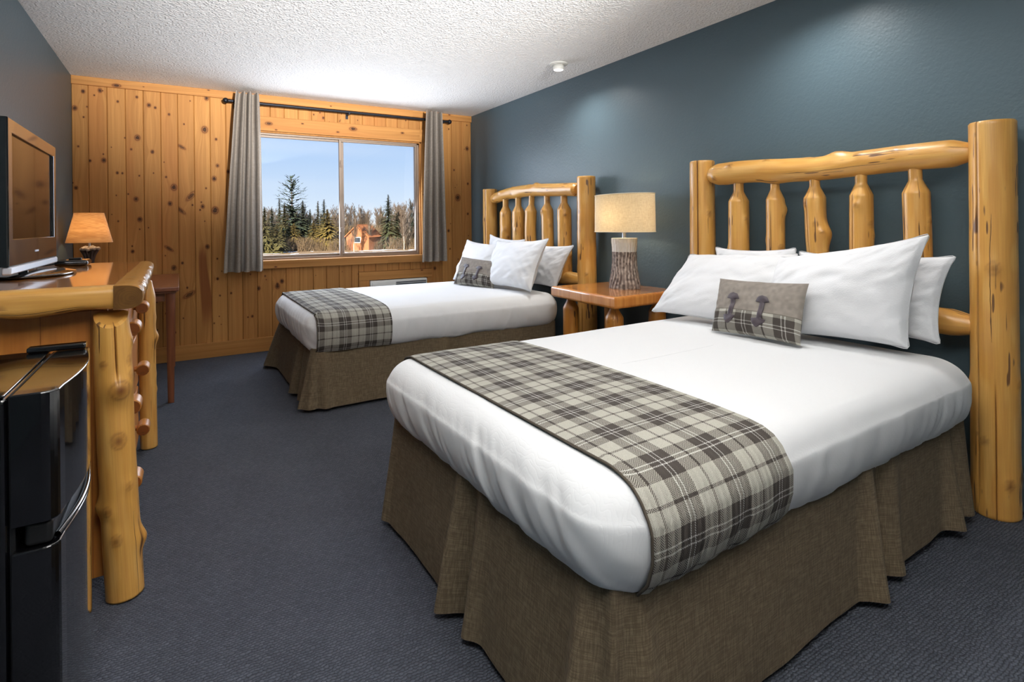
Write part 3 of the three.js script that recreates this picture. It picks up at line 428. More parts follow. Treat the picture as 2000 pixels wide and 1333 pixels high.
makeBed({
  fp: fp1, top: T1, hem: H1, posts: [3.383, 4.822], postTop: [1.565, 1.575], seed: 11, base: [2.5, 0, 4.12], low: 0.75,
  rail: [[HX - 0.01, 1.472, 3.452], [HX - 0.012, 1.47, 3.75], [HX, 1.452, 4.1], [HX, 1.463, 4.45], [HX, 1.462, 4.77]], railR: (s) => 0.066 - 0.02 * sm(0.06, 0, s) - 0.008 * s - 0.022 * sm(0.93, 1, s),
  spindles: [{ z0: 3.645, z1: 3.642, r: 0.053, top: 1.44 }, { z0: 3.875, z1: 3.878, r: 0.044, top: 1.43, k: [{ t: 0.72, a: 0.3, h: 0.014, w: 0.025, d: 0.3 }] }, { z0: 4.095, z1: 4.135, mid: -0.012, r: 0.047, top: 1.43, k: [{ t: 0.52, a: 0.2, h: 0.022, w: 0.04, d: 0.2 }] }, { z0: 4.323, z1: 4.32, r: 0.047, top: 1.44 }, { z0: 4.548, z1: 4.565, r: 0.049, top: 1.44 }],
  pleats: [[0, 0.06, 0.035, 0.075], [0.05, 0.64, 0.03, 0.05], [1.19, 0.70, 0.045, 0.07], [1.80, 0.70, 0.04, 0.06], [0.03, -0.66, 0.03, 0.04]],
  label: 'large log-framed bed nearest the camera, its tall headboard post at the right edge',
});
makeBed({
  fp: fp2, top: T2, hem: H2, posts: [0.632, 2.235], postTop: [1.555, 1.562], seed: 41, base: [2.5, 0, 1.4], low: 0.725,
  rail: [[HX, 1.447, 0.70], [HX, 1.488, 1.02], [HX, 1.497, 1.42], [HX - 0.015, 1.478, 1.85], [HX - 0.02, 1.462, 2.155]], railR: (s) => 0.056 - 0.012 * sm(0.08, 0, s),
  spindles: [{ z0: 0.957, z1: 0.95, r: 0.056, top: 1.46, k: [{ t: 0.62, a: 3.3, h: 0.016, w: 0.03, d: 0.3 }] }, { z0: 1.198, z1: 1.198, r: 0.056, top: 1.46 }, { z0: 1.44, z1: 1.445, mid: -0.035, r: 0.051, top: 1.46 }, { z0: 1.683, z1: 1.694, r: 0.051, top: 1.45, k: [{ t: 0.78, a: 3.3, h: 0.014, w: 0.03, d: 0.3 }] }, { z0: 1.935, z1: 1.944, r: 0.056, top: 1.45, k: [{ t: 0.7, a: 3.3, h: 0.014, w: 0.03, d: 0.3 }] }],
  pleats: [[0, -0.74, 0.13, -0.14], [0.02, 0.72, 0.035, 0.06], [0, 0.35, 0.05, 0.05], [1.0, 0.72, 0.04, 0.06]],
  label: 'log-framed bed farther from the camera, in front of the window',
});
const bedding = (fp, top, hem, base, seed, a0, a1, l1, l2) => {
  const c = thing('coverlet', l1, 'bedspread', base, 0, 'white coverlets'); addAt('cover', coverlet(fp, top, hem, seed), coverletMat, c);
  const r = thing('bed_runner', l2, 'bed runner', base, 0, 'plaid bed runners'), { g, hems } = runnerGeo(fp, top, hem + 0.0, a0, a1, seed); addAt('runner_cloth', g, plaidMat, r); for (const h of hems) addAt('hem', h, hemMat, r);
};
bedding(fp1, T1, H1, [2.5, 0.4, 4.12], 3, 0.085, 0.60, 'white coverlet on the near bed with wandering embossed lines', 'grey plaid runner across the foot of the near bed');
bedding(fp2, T2, H2, [2.5, 0.4, 1.4], 8, 0.035, 0.515, 'white coverlet on the far bed below the window', 'grey plaid runner across the foot of the far bed');

// ------------------------------------------------------------ pillows
// corners: bottom far, bottom near, top far, top near (as seen from the foot: far = left); thick: half thickness
function pillowGeo(bl, br, tl, tr, thick, seed, { pull = 0.09, n = 44, rough = 1 } = {}) {
  const A = [bl, br, tl, tr].map((p) => V(...p)), U = A[1].clone().sub(A[0]).add(A[3]).sub(A[2]).normalize(), Vv = A[2].clone().sub(A[0]).add(A[3]).sub(A[1]).normalize(), N = V(0, 0, 0).crossVectors(U, Vv).normalize();
  const wid = A[1].distanceTo(A[0]), hei = A[2].distanceTo(A[0]);
  const surf = (u, v, s) => {                                      // u, v in -1..1
    const uu = u * (1 - pull * (1 - v * v)), vv = v * (1 - pull * 1.1 * (1 - u * u)), f = (uu + 1) / 2, g = (vv + 1) / 2;
    const p = V(0, 0, 0).addScaledVector(A[0], (1 - f) * (1 - g)).addScaledVector(A[1], f * (1 - g)).addScaledVector(A[2], (1 - f) * g).addScaledVector(A[3], f * g);
    const e = Math.pow(Math.max(0, (1 - u * u) * (1 - v * v)), 0.46), sag = 1 + 0.18 * -v;
    const cw = Math.max(Math.abs(u), Math.abs(v)), wr = rough * (0.014 * fbm(u * 1.6 + seed, v * 2.0, seed) + 0.009 * fbm((u + v) * 2.2, (u - v) * 5, seed + 3) * sm(0.25, 0.9, cw) + 0.005 * sn((u * u + v) * 5, u * 3 + seed, seed + 8)) * Math.min(1, e * 2.5);
    return p.addScaledVector(N, s * (thick * e * sag) + wr);
  };
  const uvf = (u, v) => [(u + 1) / 2 * wid, (v + 1) / 2 * hei], map = (t) => Math.sin((t - 0.5) * Math.PI) * 0.35 + (t * 2 - 1) * 0.65;
  const f = grid(n, n, (u, v) => surf(map(u), map(v), 1).toArray(), { uv: (u, v) => uvf(map(u), map(v)) }), b = grid(n, n, (u, v) => surf(-map(u), map(v), -1).toArray(), { uv: (u, v) => uvf(map(u), map(v)) });
  return { geo: mergeGeometries([f, b]), surf, wid, hei, N };
}
function pillow(label, bl, br, tl, tr, thick, seed, o) {
  const t = thing('pillow', label, 'pillow', [(bl[0] + br[0]) / 2, Math.min(bl[1], br[1]), (bl[2] + br[2]) / 2], 0, 'white bed pillows'), { geo, surf } = pillowGeo(bl, br, tl, tr, thick, seed, o);
  addAt('pillow_case', geo, pillowMat, t);
  const pts = []; for (let i = 0; i < 40; i++) { const a = i / 40 * 4, k = Math.floor(a), f = (a - k) * 2 - 1; pts.push(surf(...[[f, -1], [1, f], [-f, 1], [-1, -f]][k], 0)); }
  addAt('seam', new THREE.TubeGeometry(new THREE.CatmullRomCurve3(pts, true), 160, 0.0022, 5, true), pillowMat, t);
}
pillow('rear white pillow on the far side of the near bed, mostly hidden', [3.36, 0.68, 3.62], [3.39, 0.68, 4.12], [3.44, 1.035, 3.57], [3.44, 1.045, 4.06], 0.055, 21);
pillow('rear white pillow beside the near bed right-hand post', [3.33, 0.675, 4.16], [3.33, 0.69, 4.72], [3.42, 1.03, 4.09], [3.40, 1.035, 4.75], 0.065, 22);
pillow('front white pillow on the far side of the near bed, beside the nightstand', [3.03, 0.685, 3.46], [3.12, 0.675, 4.14], [3.30, 0.995, 3.50], [3.36, 1.02, 4.12], 0.085, 23, { pull: 0.06 });
pillow('front white pillow leaning on the near bed with one corner peaked', [3.08, 0.66, 4.06], [3.19, 0.68, 4.67], [3.32, 1.0, 4.04], [3.25, 1.125, 4.72], 0.095, 24, { pull: 0.075 });
pillow('rear white pillow on the window side of the far bed, one corner showing', [3.33, 0.66, 0.92], [3.35, 0.66, 1.52], [3.39, 1.085, 0.92], [3.42, 1.045, 1.52], 0.055, 25, { pull: 0.12 });
pillow('rear white pillow beside the far bed right-hand post', [3.33, 0.655, 1.60], [3.34, 0.665, 2.10], [3.42, 1.01, 1.55], [3.41, 1.01, 2.25], 0.065, 26);
pillow('front white pillow on the window side of the far bed behind its cushion', [3.02, 0.655, 0.84], [3.12, 0.65, 1.40], [3.26, 1.03, 0.67], [3.32, 1.0, 1.33], 0.08, 27, { pull: 0.11 });
pillow('front white square-looking pillow in the middle of the far bed', [3.03, 0.645, 1.42], [3.10, 0.655, 2.10], [3.27, 1.03, 1.27], [3.26, 1.065, 2.12], 0.09, 28, { pull: 0.10 });

// accent cushions: grey velvet above, a plaid band below, and two dark leather straps with arrow-shaped ends
const cushTex = tex(768, 448, (u, v, px, py) => {
  if (v > 0.385) { const n = vn(px / 24, py / 24, 111), f = hash(px, py, 112); const c = mix3([122, 114, 106], [150, 142, 133], 0.55 * n + 0.3 * f); return v < 0.40 ? mix3(c, [80, 74, 66], 0.5) : c; }
  const a = stripe(u * 2.35 + 0.2), b = stripe((0.335 - v) * 1.5), z = mod(px + py, 6) < 3, c = mix3(a, b, z ? 0.85 : 0.15), n = 0.9 + 0.2 * hash(px, py, 113); return [c[0] * n, c[1] * n, c[2] * n];
});
cushTex.wrapS = cushTex.wrapT = THREE.ClampToEdgeWrapping;
const cushMat = phys({ map: cushTex, roughness: 1, sheen: 0.3, sheenColor: new THREE.Color('#b8aea2'), sheenRoughness: 0.5 });
const leather = std({ color: new THREE.Color('#453c42'), roughness: 0.5 });
function cushion(label, bl, br, tl, tr, seed) {
  const t = thing('cushion', label, 'cushion', [(bl[0] + br[0]) / 2, Math.min(bl[1], br[1]), (bl[2] + br[2]) / 2], 0, 'small plaid accent cushions'), { geo, surf, wid, hei, N } = pillowGeo(bl, br, tl, tr, 0.06, seed, { pull: 0.05, rough: 0.7 });
  const uv = geo.attributes.uv; for (let i = 0; i < uv.count; i++) uv.setXY(i, uv.getX(i) / wid, uv.getY(i) / hei);
  addAt('cushion_cover', geo, cushMat, t);
  for (const [u0, v0, u1, v1] of [[-0.46, 0.40, -0.50, -0.74], [0.26, 0.36, 0.17, -0.74]]) {
    // strap outline in (along, across): arrow head, stem, arrow tail
    const O = [[-0.02, 0], [-0.015, 0.034], [0.01, 0.055], [0.06, 0.075], [0.12, 0.088], [0.185, 0.098], [0.195, 0.04], [0.24, 0.034], [0.72, 0.034], [0.76, 0.045], [0.72, 0.1], [0.79, 0.088], [0.88, 0.068], [0.96, 0.036], [1.0, 0]];
    const n = 40, half = (s) => { let w = 0; for (let i = 0; i < O.length - 1; i++) { const [x0, y0] = O[i], [x1, y1] = O[i + 1]; if (x1 > x0 && s >= x0 && s <= x1) w = Math.max(w, lerp(y0, y1, (s - x0) / (x1 - x0))); } return w; };
    const layer = (h, sgn) => grid(8, n, (u, v) => { const s = lerp(-0.02, 1, v), w = half(s), q = (u * 2 - 1) * sgn * w * 1.6, bow = 0.05 * Math.sin(s * 3.1416), p = surf(lerp(u0, u1, s) + q + bow, lerp(v0, v1, s), 1); return p.addScaledVector(N, h * (1 - 0.5 * Math.pow(Math.abs(u * 2 - 1), 4))).toArray(); }, { flip: true });
    addAt('leather_strap', mergeGeometries([layer(0.0075, 1), layer(0.001, -1)]), leather, t, 'dark leather strap with arrow-shaped ends');
  }
}
cushion('small grey and plaid cushion with two leather straps on the near bed', [2.94, 0.660, 3.94], [2.955, 0.664, 4.375], [3.05, 0.902, 3.905], [3.055, 0.915, 4.355], 31);
cushion('small grey and plaid cushion with leather straps on the far bed', [2.875, 0.645, 1.16], [3.04, 0.635, 1.60], [3.01, 0.885, 1.06], [3.14, 0.855, 1.58], 32);

// ------------------------------------------------------------ nightstand, its lamp and cord
{
  const t = thing('nightstand', 'log nightstand with a thick live-edge top between the two beds', 'nightstand', [3.32, 0, 2.76]);
  const C = [[3.10, 2.42], [3.635, 2.44], [3.625, 3.10], [3.045, 3.13]], o = [];
  for (let k = 0; k < 4; k++) { const a = C[k], b = C[(k + 1) % 4]; for (let i = 0; i < 12; i++) { const f = i / 12, wv = (k === 3 || k === 2) ? 0.006 * fbm(f * 5 + k * 7, 2, 121) : 0, dx = b[0] - a[0], dz = b[1] - a[1], l = Math.hypot(dx, dz); o.push([lerp(a[0], b[0], f) + dz / l * wv, lerp(a[1], b[1], f) - dx / l * wv]); } }
  const g = extrude(o.map(([x, z]) => [x, -z]), 0.040, 0.019, 5); g.rotateX(-Math.PI / 2); g.translate(0, 0.668, 0);
  addAt('table_top', planarUV(g), phys({ map: standTex, roughness: 0.25, clearcoat: 0.9, clearcoatRoughness: 0.1 }), t);
  const leg = (x, z, s, r) => addAt('leg', logGeo({ pts: [[x, 0, z], [x, 0.649, z]], r: (q) => q < 0.89 ? r : lerp(r, r * 0.52, clamp((q - 0.89) / 0.075)), knots: knots(s, 4, { h: 0.005, w: 0.02 }), seed: s, wob: 0.02, rings: 50, seg: 26 }), logDark, t);
  leg(3.17, 2.52, 131, 0.056); leg(3.14, 3.02, 132, 0.058); leg(3.54, 2.54, 133, 0.055); leg(3.545, 3.0, 134, 0.058);
}
{
  const t = thing('table_lamp', 'table lamp with an oval cream shade and a bark-textured tree-stump base', 'lamp', [3.425, 0.7275, 2.81]);
  const prof = (v) => lerp(0.108, 0.086, sm(0, 0.55, v)) + 0.004 * sm(0.75, 1, v), hh = 0.35, sq = 0.72;
  const stump = (v0, v1) => grid(96, Math.round(70 * (v1 - v0)) + 4, (u, w) => { const v = lerp(v0, v1, w), th = u * 6.28318, ro = prof(v) * (1 + 0.05 * (0.5 - v) * Math.sin(th * 5 + 1)) + 0.0028 * Math.abs(2 * mod(u * 24 + 0.8 * vn(u * 6, v * 4, 101, 6, 4), 1) - 1) + 0.002 * vn(u * 40, v * 30, 5, 40, 40); return [Math.cos(th) * ro * 0.92, v * hh, -Math.sin(th) * ro * 1.02]; }, { closeU: true, uv: (u, w) => [u, lerp(v0, v1, w)] });
  add('stump', stump(0, 0.73), std({ map: barkCol, bumpMap: bark, bumpScale: 0.005, roughness: 0.75 }), t, 'grey-brown carved bark base');
  add('stump_band', mergeGeometries([stump(0.73, 1), grid(96, 3, (u, w) => { const th = u * 6.28318, ro = prof(1) * (1 - w); return [Math.cos(th) * ro * 0.92, hh + 0.003 * w, -Math.sin(th) * ro * 1.02]; })]), std({ color: new THREE.Color('#d8d5cc'), bumpMap: bark, bumpScale: 0.006, roughness: 0.7 }), t, 'whitewashed top of the stump');
  add('neck', new THREE.CylinderGeometry(0.012, 0.014, 0.06, 16).translate(0, hh + 0.033, 0), silver, t);
  add('socket', new THREE.CylinderGeometry(0.017, 0.017, 0.05, 16).translate(0, hh + 0.088, 0), silver, t);
  const shTex = tex(512, 256, (u, v) => { const a = vn(u * 40, v * 200, 141, 40, 200), b = vn(u * 300, v * 20, 142, 300, 20); return mix3([205, 184, 146], [236, 220, 186], clamp(0.5 * a + 0.5 * b)); });
  shTex.repeat.set(2, 1);
  const shMat = phys({ map: shTex, roughness: 1, side: THREE.DoubleSide, transmission: 0.35 });
  const y0 = 0.395, y1 = 0.655, el = (th, k, y) => [Math.cos(th) * 0.15 * k, y, -Math.sin(th) * 0.265 * k];
  add('lamp_shade', grid(80, 12, (u, v) => el(u * 6.28318, lerp(1.0, 0.985, v), lerp(y0, y1, v)), { closeU: true }), shMat, t, 'oval cream linen shade');
  for (const y of [y0, y1]) add('shade_trim', new THREE.TubeGeometry(new THREE.CatmullRomCurve3(Array.from({ length: 32 }, (_, i) => V(...el(i / 32 * 6.28318, y === y0 ? 1 : 0.985, y))), true), 96, 0.003, 6, true), std({ color: new THREE.Color('#e9dcc0'), roughness: 0.9 }), t);
  const spokes = []; for (let i = 0; i < 3; i++) { const th = i * 2.094 + 0.4, e = el(th, 0.99, y1 - 0.03); spokes.push(tube([[0, y1 - 0.045, 0], e], 0.0022, 2, 6)); } add('shade_spider', mergeGeometries(spokes), silver, t);
  add('bulb', new THREE.SphereGeometry(0.03, 20, 14).translate(0, hh + 0.145, 0), std({ color: 0xffffff, emissive: new THREE.Color(1, 0.8, 0.55), emissiveIntensity: 2 }), t);
  const pl = new THREE.PointLight(new THREE.Color(1, 0.78, 0.5), BEDLAMP); pl.position.set(0, hh + 0.145, 0); pl.castShadow = true; pl.shadow.radius = 1.4; t.add(pl);
}
{
  const t = thing('power_cord', 'thin white power cord hanging under the nightstand top', 'cord', [3.62, 0.3, 2.93]);
  addAt('cord', tube([[3.60, 0.646, 2.90], [3.605, 0.60, 2.935], [3.615, 0.56, 2.925], [3.62, 0.50, 2.90], [3.625, 0.44, 2.905], [3.632, 0.41, 2.93], [3.64, 0.42, 2.955]], 0.0035, 40, 8), plasticWhite, t);
  addAt('plug', box(3.585, 3.612, 0.585, 0.612, 2.915, 2.95, 0.006, 2), plasticWhite, t);
}
// ------------------------------------------------------------ dresser
{
  const t = thing('dresser', 'log dresser with a thick glossy top along the left wall', 'dresser', [0.3, 0, 2.83]);
  const ZN = 3.50, ZR = 2.13;
  addAt('side_panel', box(0.02, 0.545, 0.055, 0.918, ZN - 0.02, ZN, 0.002, 1), boardMat, t); addAt('side_panel', box(0.02, 0.545, 0.055, 0.918, ZR, ZR + 0.02, 0.002, 1), boardMat, t);
  addAt('carcass', box(0.02, 0.53, 0.07, 0.916, ZR + 0.021, ZN - 0.021), boardMat, t);
  addAt('top_board', box(0.012, 0.568, 0.925, 1.001, ZR - 0.03, ZN + 0.045, 0.003, 2), topMat, t);
  const half = (r0, n = 14) => { const o = []; for (let i = 0; i <= n; i++) { const a = -Math.PI / 2 + i / n * Math.PI; o.push([Math.cos(a) * r0, Math.sin(a) * 0.036]); } return o; };
  { // near-end trim: a half log along x, and the front trim along z with its end grain showing
    const e = grid(60, 20, (u, v) => { const x = lerp(0.012, 0.574, u), a = -Math.PI / 2 + v * Math.PI, b = 1 + 0.05 * fbm(u * 5, v * 2, 151), bulge = 0.012 * Math.exp(-(((u - 0.62) / 0.14) ** 2)); return [x, 0.9635 + Math.sign(Math.sin(a)) * Math.pow(Math.abs(Math.sin(a)), 0.6) * (0.0375 + (a < 0 ? 0.006 * fbm(u * 4, 3, 152) + bulge : 0)), ZN + 0.046 + Math.pow(Math.max(0, Math.cos(a)), 0.55) * 0.05 * b]; }, { uv: (u, v) => [v * 0.3 + 0.12, u * 0.5 + 0.05] });
    e.setAttribute('color', new THREE.Float32BufferAttribute(new Float32Array(e.attributes.position.count * 3).fill(1), 3)); addAt('end_trim', e, logMat, t);
    const z0 = ZR - 0.05, z1 = ZN + 0.10, q = (a, z, k) => { const hew = k * 0.006 * (vn(z * 40, a * 3, 153) - 0.4) - 0.022 * (z1 - z) / (z1 - z0); return [0.569 + Math.pow(Math.max(0, Math.cos(a)), 0.55) * (0.076 + hew), 0.9635 + Math.sign(Math.sin(a)) * Math.pow(Math.abs(Math.sin(a)), 0.7) * 0.0375, z]; };
    const f = grid(24, 90, (u, v) => q(-Math.PI / 2 + u * Math.PI, lerp(z1, z0, v), 1), { flip: true, uv: (u, v) => [u * 0.3, v * 1.3] }); f.setAttribute('color', new THREE.Float32BufferAttribute(new Float32Array(f.attributes.position.count * 3).fill(1), 3));
    const ft = addAt('front_trim', f, hewnMat, t, 'hewn half-log front edge of the top');
    const cap = (z, s) => { const sh = new THREE.Shape(Array.from({ length: 25 }, (_, i) => { const p = q(-Math.PI / 2 + i / 24 * Math.PI, z, 0); return new THREE.Vector2(p[0], p[1]); })); const g = new THREE.ShapeGeometry(sh); g.translate(0, 0, z); if (s < 0) { g.scale(1, 1, 1); } const uv = g.attributes.uv; for (let i = 0; i < uv.count; i++) uv.setXY(i, (uv.getX(i) - 0.56) / 0.12, (uv.getY(i) - 0.9) / 0.12); g.translate(-t.position.x, -t.position.y, -t.position.z); return g; };
    add('end_grain', cap(z1, 1), endMat, ft, 'darker end grain of the half log');
  }
  const facet = (g, on) => { if (!on) return g; const p = g.attributes.position; for (let i = 0; i < p.count; i++) { const m = 0.862 + (3.6 - p.getZ(i)) * 0.85; if (p.getY(i) > m) p.setY(i, m); } g.computeVertexNormals(); return g; };   // the near post's top is sawn at a slant
  const post = (x, z, s, o = {}) => addAt('corner_post', facet(logGeo({ pts: [[x, 0, z], [x - (o.lean ?? 0) * 0.5 - 0.003, 0.45, z], [x - (o.lean ?? 0), o.top ?? 0.915, z]], r: (q) => (o.r ?? 0.05) * (1 + 0.05 * (1 - q)) * (1 - (o.taper ?? 0.45) * sm(0.88, 1.02, q)), knots: [...(o.k ?? []), ...knots(s, 6, { h: 0.005, w: 0.018, a: 0.3 })], cracks: o.cracks ?? [], wob: 0.022, seed: s, rings: 150, seg: 52, chamfer: 0.004 }), o.cut), logMat, t);
  post(0.588, 3.545, 161, { cut: 1, r: 0.050, taper: 0.1, lean: 0.03, cracks: [{ a: 0.25, t0: 0.75, t1: 1.3, w: 0.05 }], k: [{ t: 0.735, a: 0.35, h: 0.020, w: 0.034, d: 1.0 }, { t: 0.19, a: 1.5, h: 0.016, w: 0.024, d: 0.2 }, { t: 0.33, a: 4.8, h: 0.012, w: 0.02, d: 0.3 }, { t: 0.56, a: 0.2, h: 0.003, w: 0.03, d: 0.9 }, { t: 0.22, a: 6.1, h: 0.004, w: 0.022, d: 0.8 }] });
  post(0.598, 2.165, 162, { r: 0.038, taper: 0.5, top: 0.90, k: [{ t: 0.66, a: 1.6, h: 0.014, w: 0.022, d: 0.4 }] });
  for (const [r, y0, y1] of [[0, 0.655, 0.905], [1, 0.375, 0.635], [2, 0.085, 0.355]]) for (const [z0, z1] of [[2.22, 2.805], [2.825, 3.47]]) {
    const zc = (z0 + z1) / 2, yc = (y0 + y1) / 2 + (r === 0 ? 0.02 : 0), d = addAt('drawer', box(0.53, 0.556, y0, y1, z0, z1, 0.006, 2), boardMat, t);
    for (const dz of [-0.0]) { const k = logGeo({ pts: [[0.592, yc + dz, zc - 0.05], [0.592, yc + dz, zc + 0.05]], r: 0.027, capTone: [0.42, 0.3, 0.24], seed: 170 + r * 2 + (z0 > 2.5 ? 1 : 0), rings: 10, seg: 20, wob: 0.05, chamfer: 0.004, cs: 0.85 }); k.translate(-t.position.x, -t.position.y, -t.position.z); add('log_handle', k, logDark, d);
      const sb = new THREE.CylinderGeometry(0.012, 0.014, 0.03, 12).rotateZ(Math.PI / 2).translate(0.567 - t.position.x, yc - t.position.y, zc - t.position.z); add('handle_stem', sb, boardMat, d); }
  }
}
// ------------------------------------------------------------ television on the dresser, and the black box behind it
{
  const t = thing('television', 'flat-screen television with a glossy black frame on the dresser', 'television', [0.25, 1.0015, 2.87]);
  const w = 0.41, y0 = 0.058, y1 = 0.553;
  add('housing', box(-0.075, -0.012, y0 + 0.03, y1 - 0.02, -w + 0.03, w - 0.03, 0.02, 3), blackSoft, t);
  const fr = new THREE.Shape([[-w, y0], [w, y0], [w, y1], [-w, y1]].map((p) => new THREE.Vector2(...p))); fr.holes.push(new THREE.Path([[-w + 0.045, y0 + 0.085], [-w + 0.045, y1 - 0.042], [w - 0.045, y1 - 0.042], [w - 0.045, y0 + 0.085]].map((p) => new THREE.Vector2(...p))));
  const bz = new THREE.ExtrudeGeometry(fr, { depth: 0.022, bevelEnabled: true, bevelSize: 0.004, bevelThickness: 0.006, bevelSegments: 4 }); bz.rotateY(Math.PI / 2); bz.translate(-0.016, 0, 0);
  add('bezel', bz, black, t);
  add('screen', box(-0.014, 0.004, y0 + 0.082, y1 - 0.039, -w + 0.042, w - 0.042), phys({ color: new THREE.Color('#0b0b0d'), roughness: 0.08, clearcoat: 0.3, clearcoatRoughness: 0.02 }), t);
  add('trim_strip', box(-0.01, 0.016, y0 - 0.031, y0 - 0.0045, -w + 0.002, w - 0.002, 0.006, 3), brushed, t);
  add('badge', box(0.012, 0.0135, y0 + 0.034, y0 + 0.041, -0.03, 0.03), silver, t);
  add('neck', box(-0.03, 0.0, 0.014, 0.05, -0.085, 0.085, 0.006, 2), black, t);
  const base = lathe([[0, 0.0], [0.2, 0.0], [0.215, 0.004], [0.212, 0.010], [0.16, 0.017], [0, 0.019]], 64); base.scale(0.62, 1, 1.18); base.translate(0.0, 0.0005, 0); add('stand_base', base, black, t);
}
{
  const t = thing('set_top_box', 'small glossy black box on the dresser behind the television', 'device', [0.30, 1.0015, 2.28]);
  add('case', new RoundedBoxGeometry(0.13, 0.028, 0.15, 4, 0.013).translate(0, 0.0142, 0), black, t);
  add('cable', tube([[-0.06, 0.012, 0.0], [-0.10, 0.006, 0.02], [-0.15, 0.005, 0.08]], 0.004, 20, 8), blackSoft, t);
  add('antenna', box(-0.02, 0.03, 0.028, 0.036, -0.04, 0.0, 0.003, 1), blackSoft, t);
}
// ------------------------------------------------------------ desk and its lamp
{
  const t = thing('desk', 'plain brown wooden desk against the left wall below the plank wall', 'desk', [0.38, 0, 0.77]);
  const Y = 0.785; addAt('desk_top', box(0.012, 0.742, Y - 0.03, Y, 0.13, 1.385, 0.006, 3), darkWood, t);
  addAt('edge_molding', box(0.03, 0.728, Y - 0.042, Y - 0.0305, 0.15, 1.368, 0.003, 1), darkWood, t);
  addAt('apron', box(0.06, 0.70, Y - 0.12, Y - 0.0425, 0.19, 0.21), darkWood, t); addAt('apron', box(0.06, 0.66, Y - 0.10, Y - 0.0425, 1.29, 1.31), darkWood, t); addAt('apron', box(0.675, 0.695, Y - 0.10, Y - 0.0425, 0.22, 1.28), darkWood, t);
  for (const [x, z] of [[0.69, 1.325], [0.69, 0.19], [0.07, 1.325], [0.07, 0.19]]) { const g = new THREE.CylinderGeometry(0.036, 0.026, Y - 0.043, 4).rotateY(Math.PI / 4); g.translate(x, (Y - 0.043) / 2, z); addAt('leg', planarUV(g.toNonIndexed()), darkWood, t); }
}
{
  const t = thing('desk_lamp', 'small lamp with a glowing orange cone shade and a dark twig base', 'lamp', [0.165, 0.7855, 0.5]);
  const twig = std({ color: new THREE.Color('#3a2c26'), roughness: 0.6 });
  add('foot', lathe([[0, 0], [0.07, 0], [0.075, 0.008], [0.06, 0.02], [0.03, 0.028], [0, 0.03]], 32), twig, t);
  for (let i = 0; i < 9; i++) { const a = i / 9 * 6.283 + 0.2, b = a + 0.9; add('twig', tube([[Math.cos(a) * 0.045, 0.018, Math.sin(a) * 0.045], [Math.cos(a + 0.3) * 0.022, 0.11, Math.sin(a + 0.3) * 0.022], [Math.cos(b) * 0.03, 0.19, Math.sin(b) * 0.03], [Math.cos(b) * 0.052, 0.235, Math.sin(b) * 0.052]], 0.0085, 20, 8), twig, t); }
  const RR = mulberry(9), bl = []; for (let i = 0; i < 40; i++) { const a = RR() * 6.283, r = 0.055 * Math.sqrt(RR()); bl.push(new THREE.SphereGeometry(0.010 + 0.005 * RR(), 8, 6).translate(Math.cos(a) * r, 0.236 + 0.02 * (1 - r / 0.06) + 0.008 * RR(), Math.sin(a) * r)); }
  add('flower_cap', mergeGeometries(bl), std({ color: new THREE.Color('#a49a8c'), roughness: 0.5 }), t, 'silver-grey knobbly cap');
  const mica = tex(512, 256, (u, v) => { const f = vn(u * 30, v * 60, 181, 30, 60), b = vn(u * 8, v * 10, 182, 8, 10); return mix3([190, 134, 78], [230, 182, 122], clamp(0.5 * f + 0.5 * b)); });
  const y0 = 0.292, y1 = 0.515; add('lamp_shade', grid(64, 10, (u, v) => { const th = u * 6.28318, r = lerp(0.145, 0.092, v); return [Math.cos(th) * r, lerp(y0, y1, v), -Math.sin(th) * r]; }, { closeU: true }), phys({ map: mica, roughness: 1, side: THREE.DoubleSide, transmission: 0.5 }), t, 'orange mica cone shade');
  add('bulb', new THREE.SphereGeometry(0.026, 18, 12).translate(0, 0.385, 0), std({ color: 0xffffff, emissive: new THREE.Color(1, 0.7, 0.4), emissiveIntensity: 3 }), t);
  add('stem', new THREE.CylinderGeometry(0.008, 0.008, 0.12, 12).translate(0, 0.305, 0), silver, t);
  const pl = new THREE.PointLight(new THREE.Color(1, 0.76, 0.48), DESKLAMP); pl.position.set(0, 0.385, 0); pl.castShadow = true; pl.shadow.radius = 1.2; t.add(pl);
}
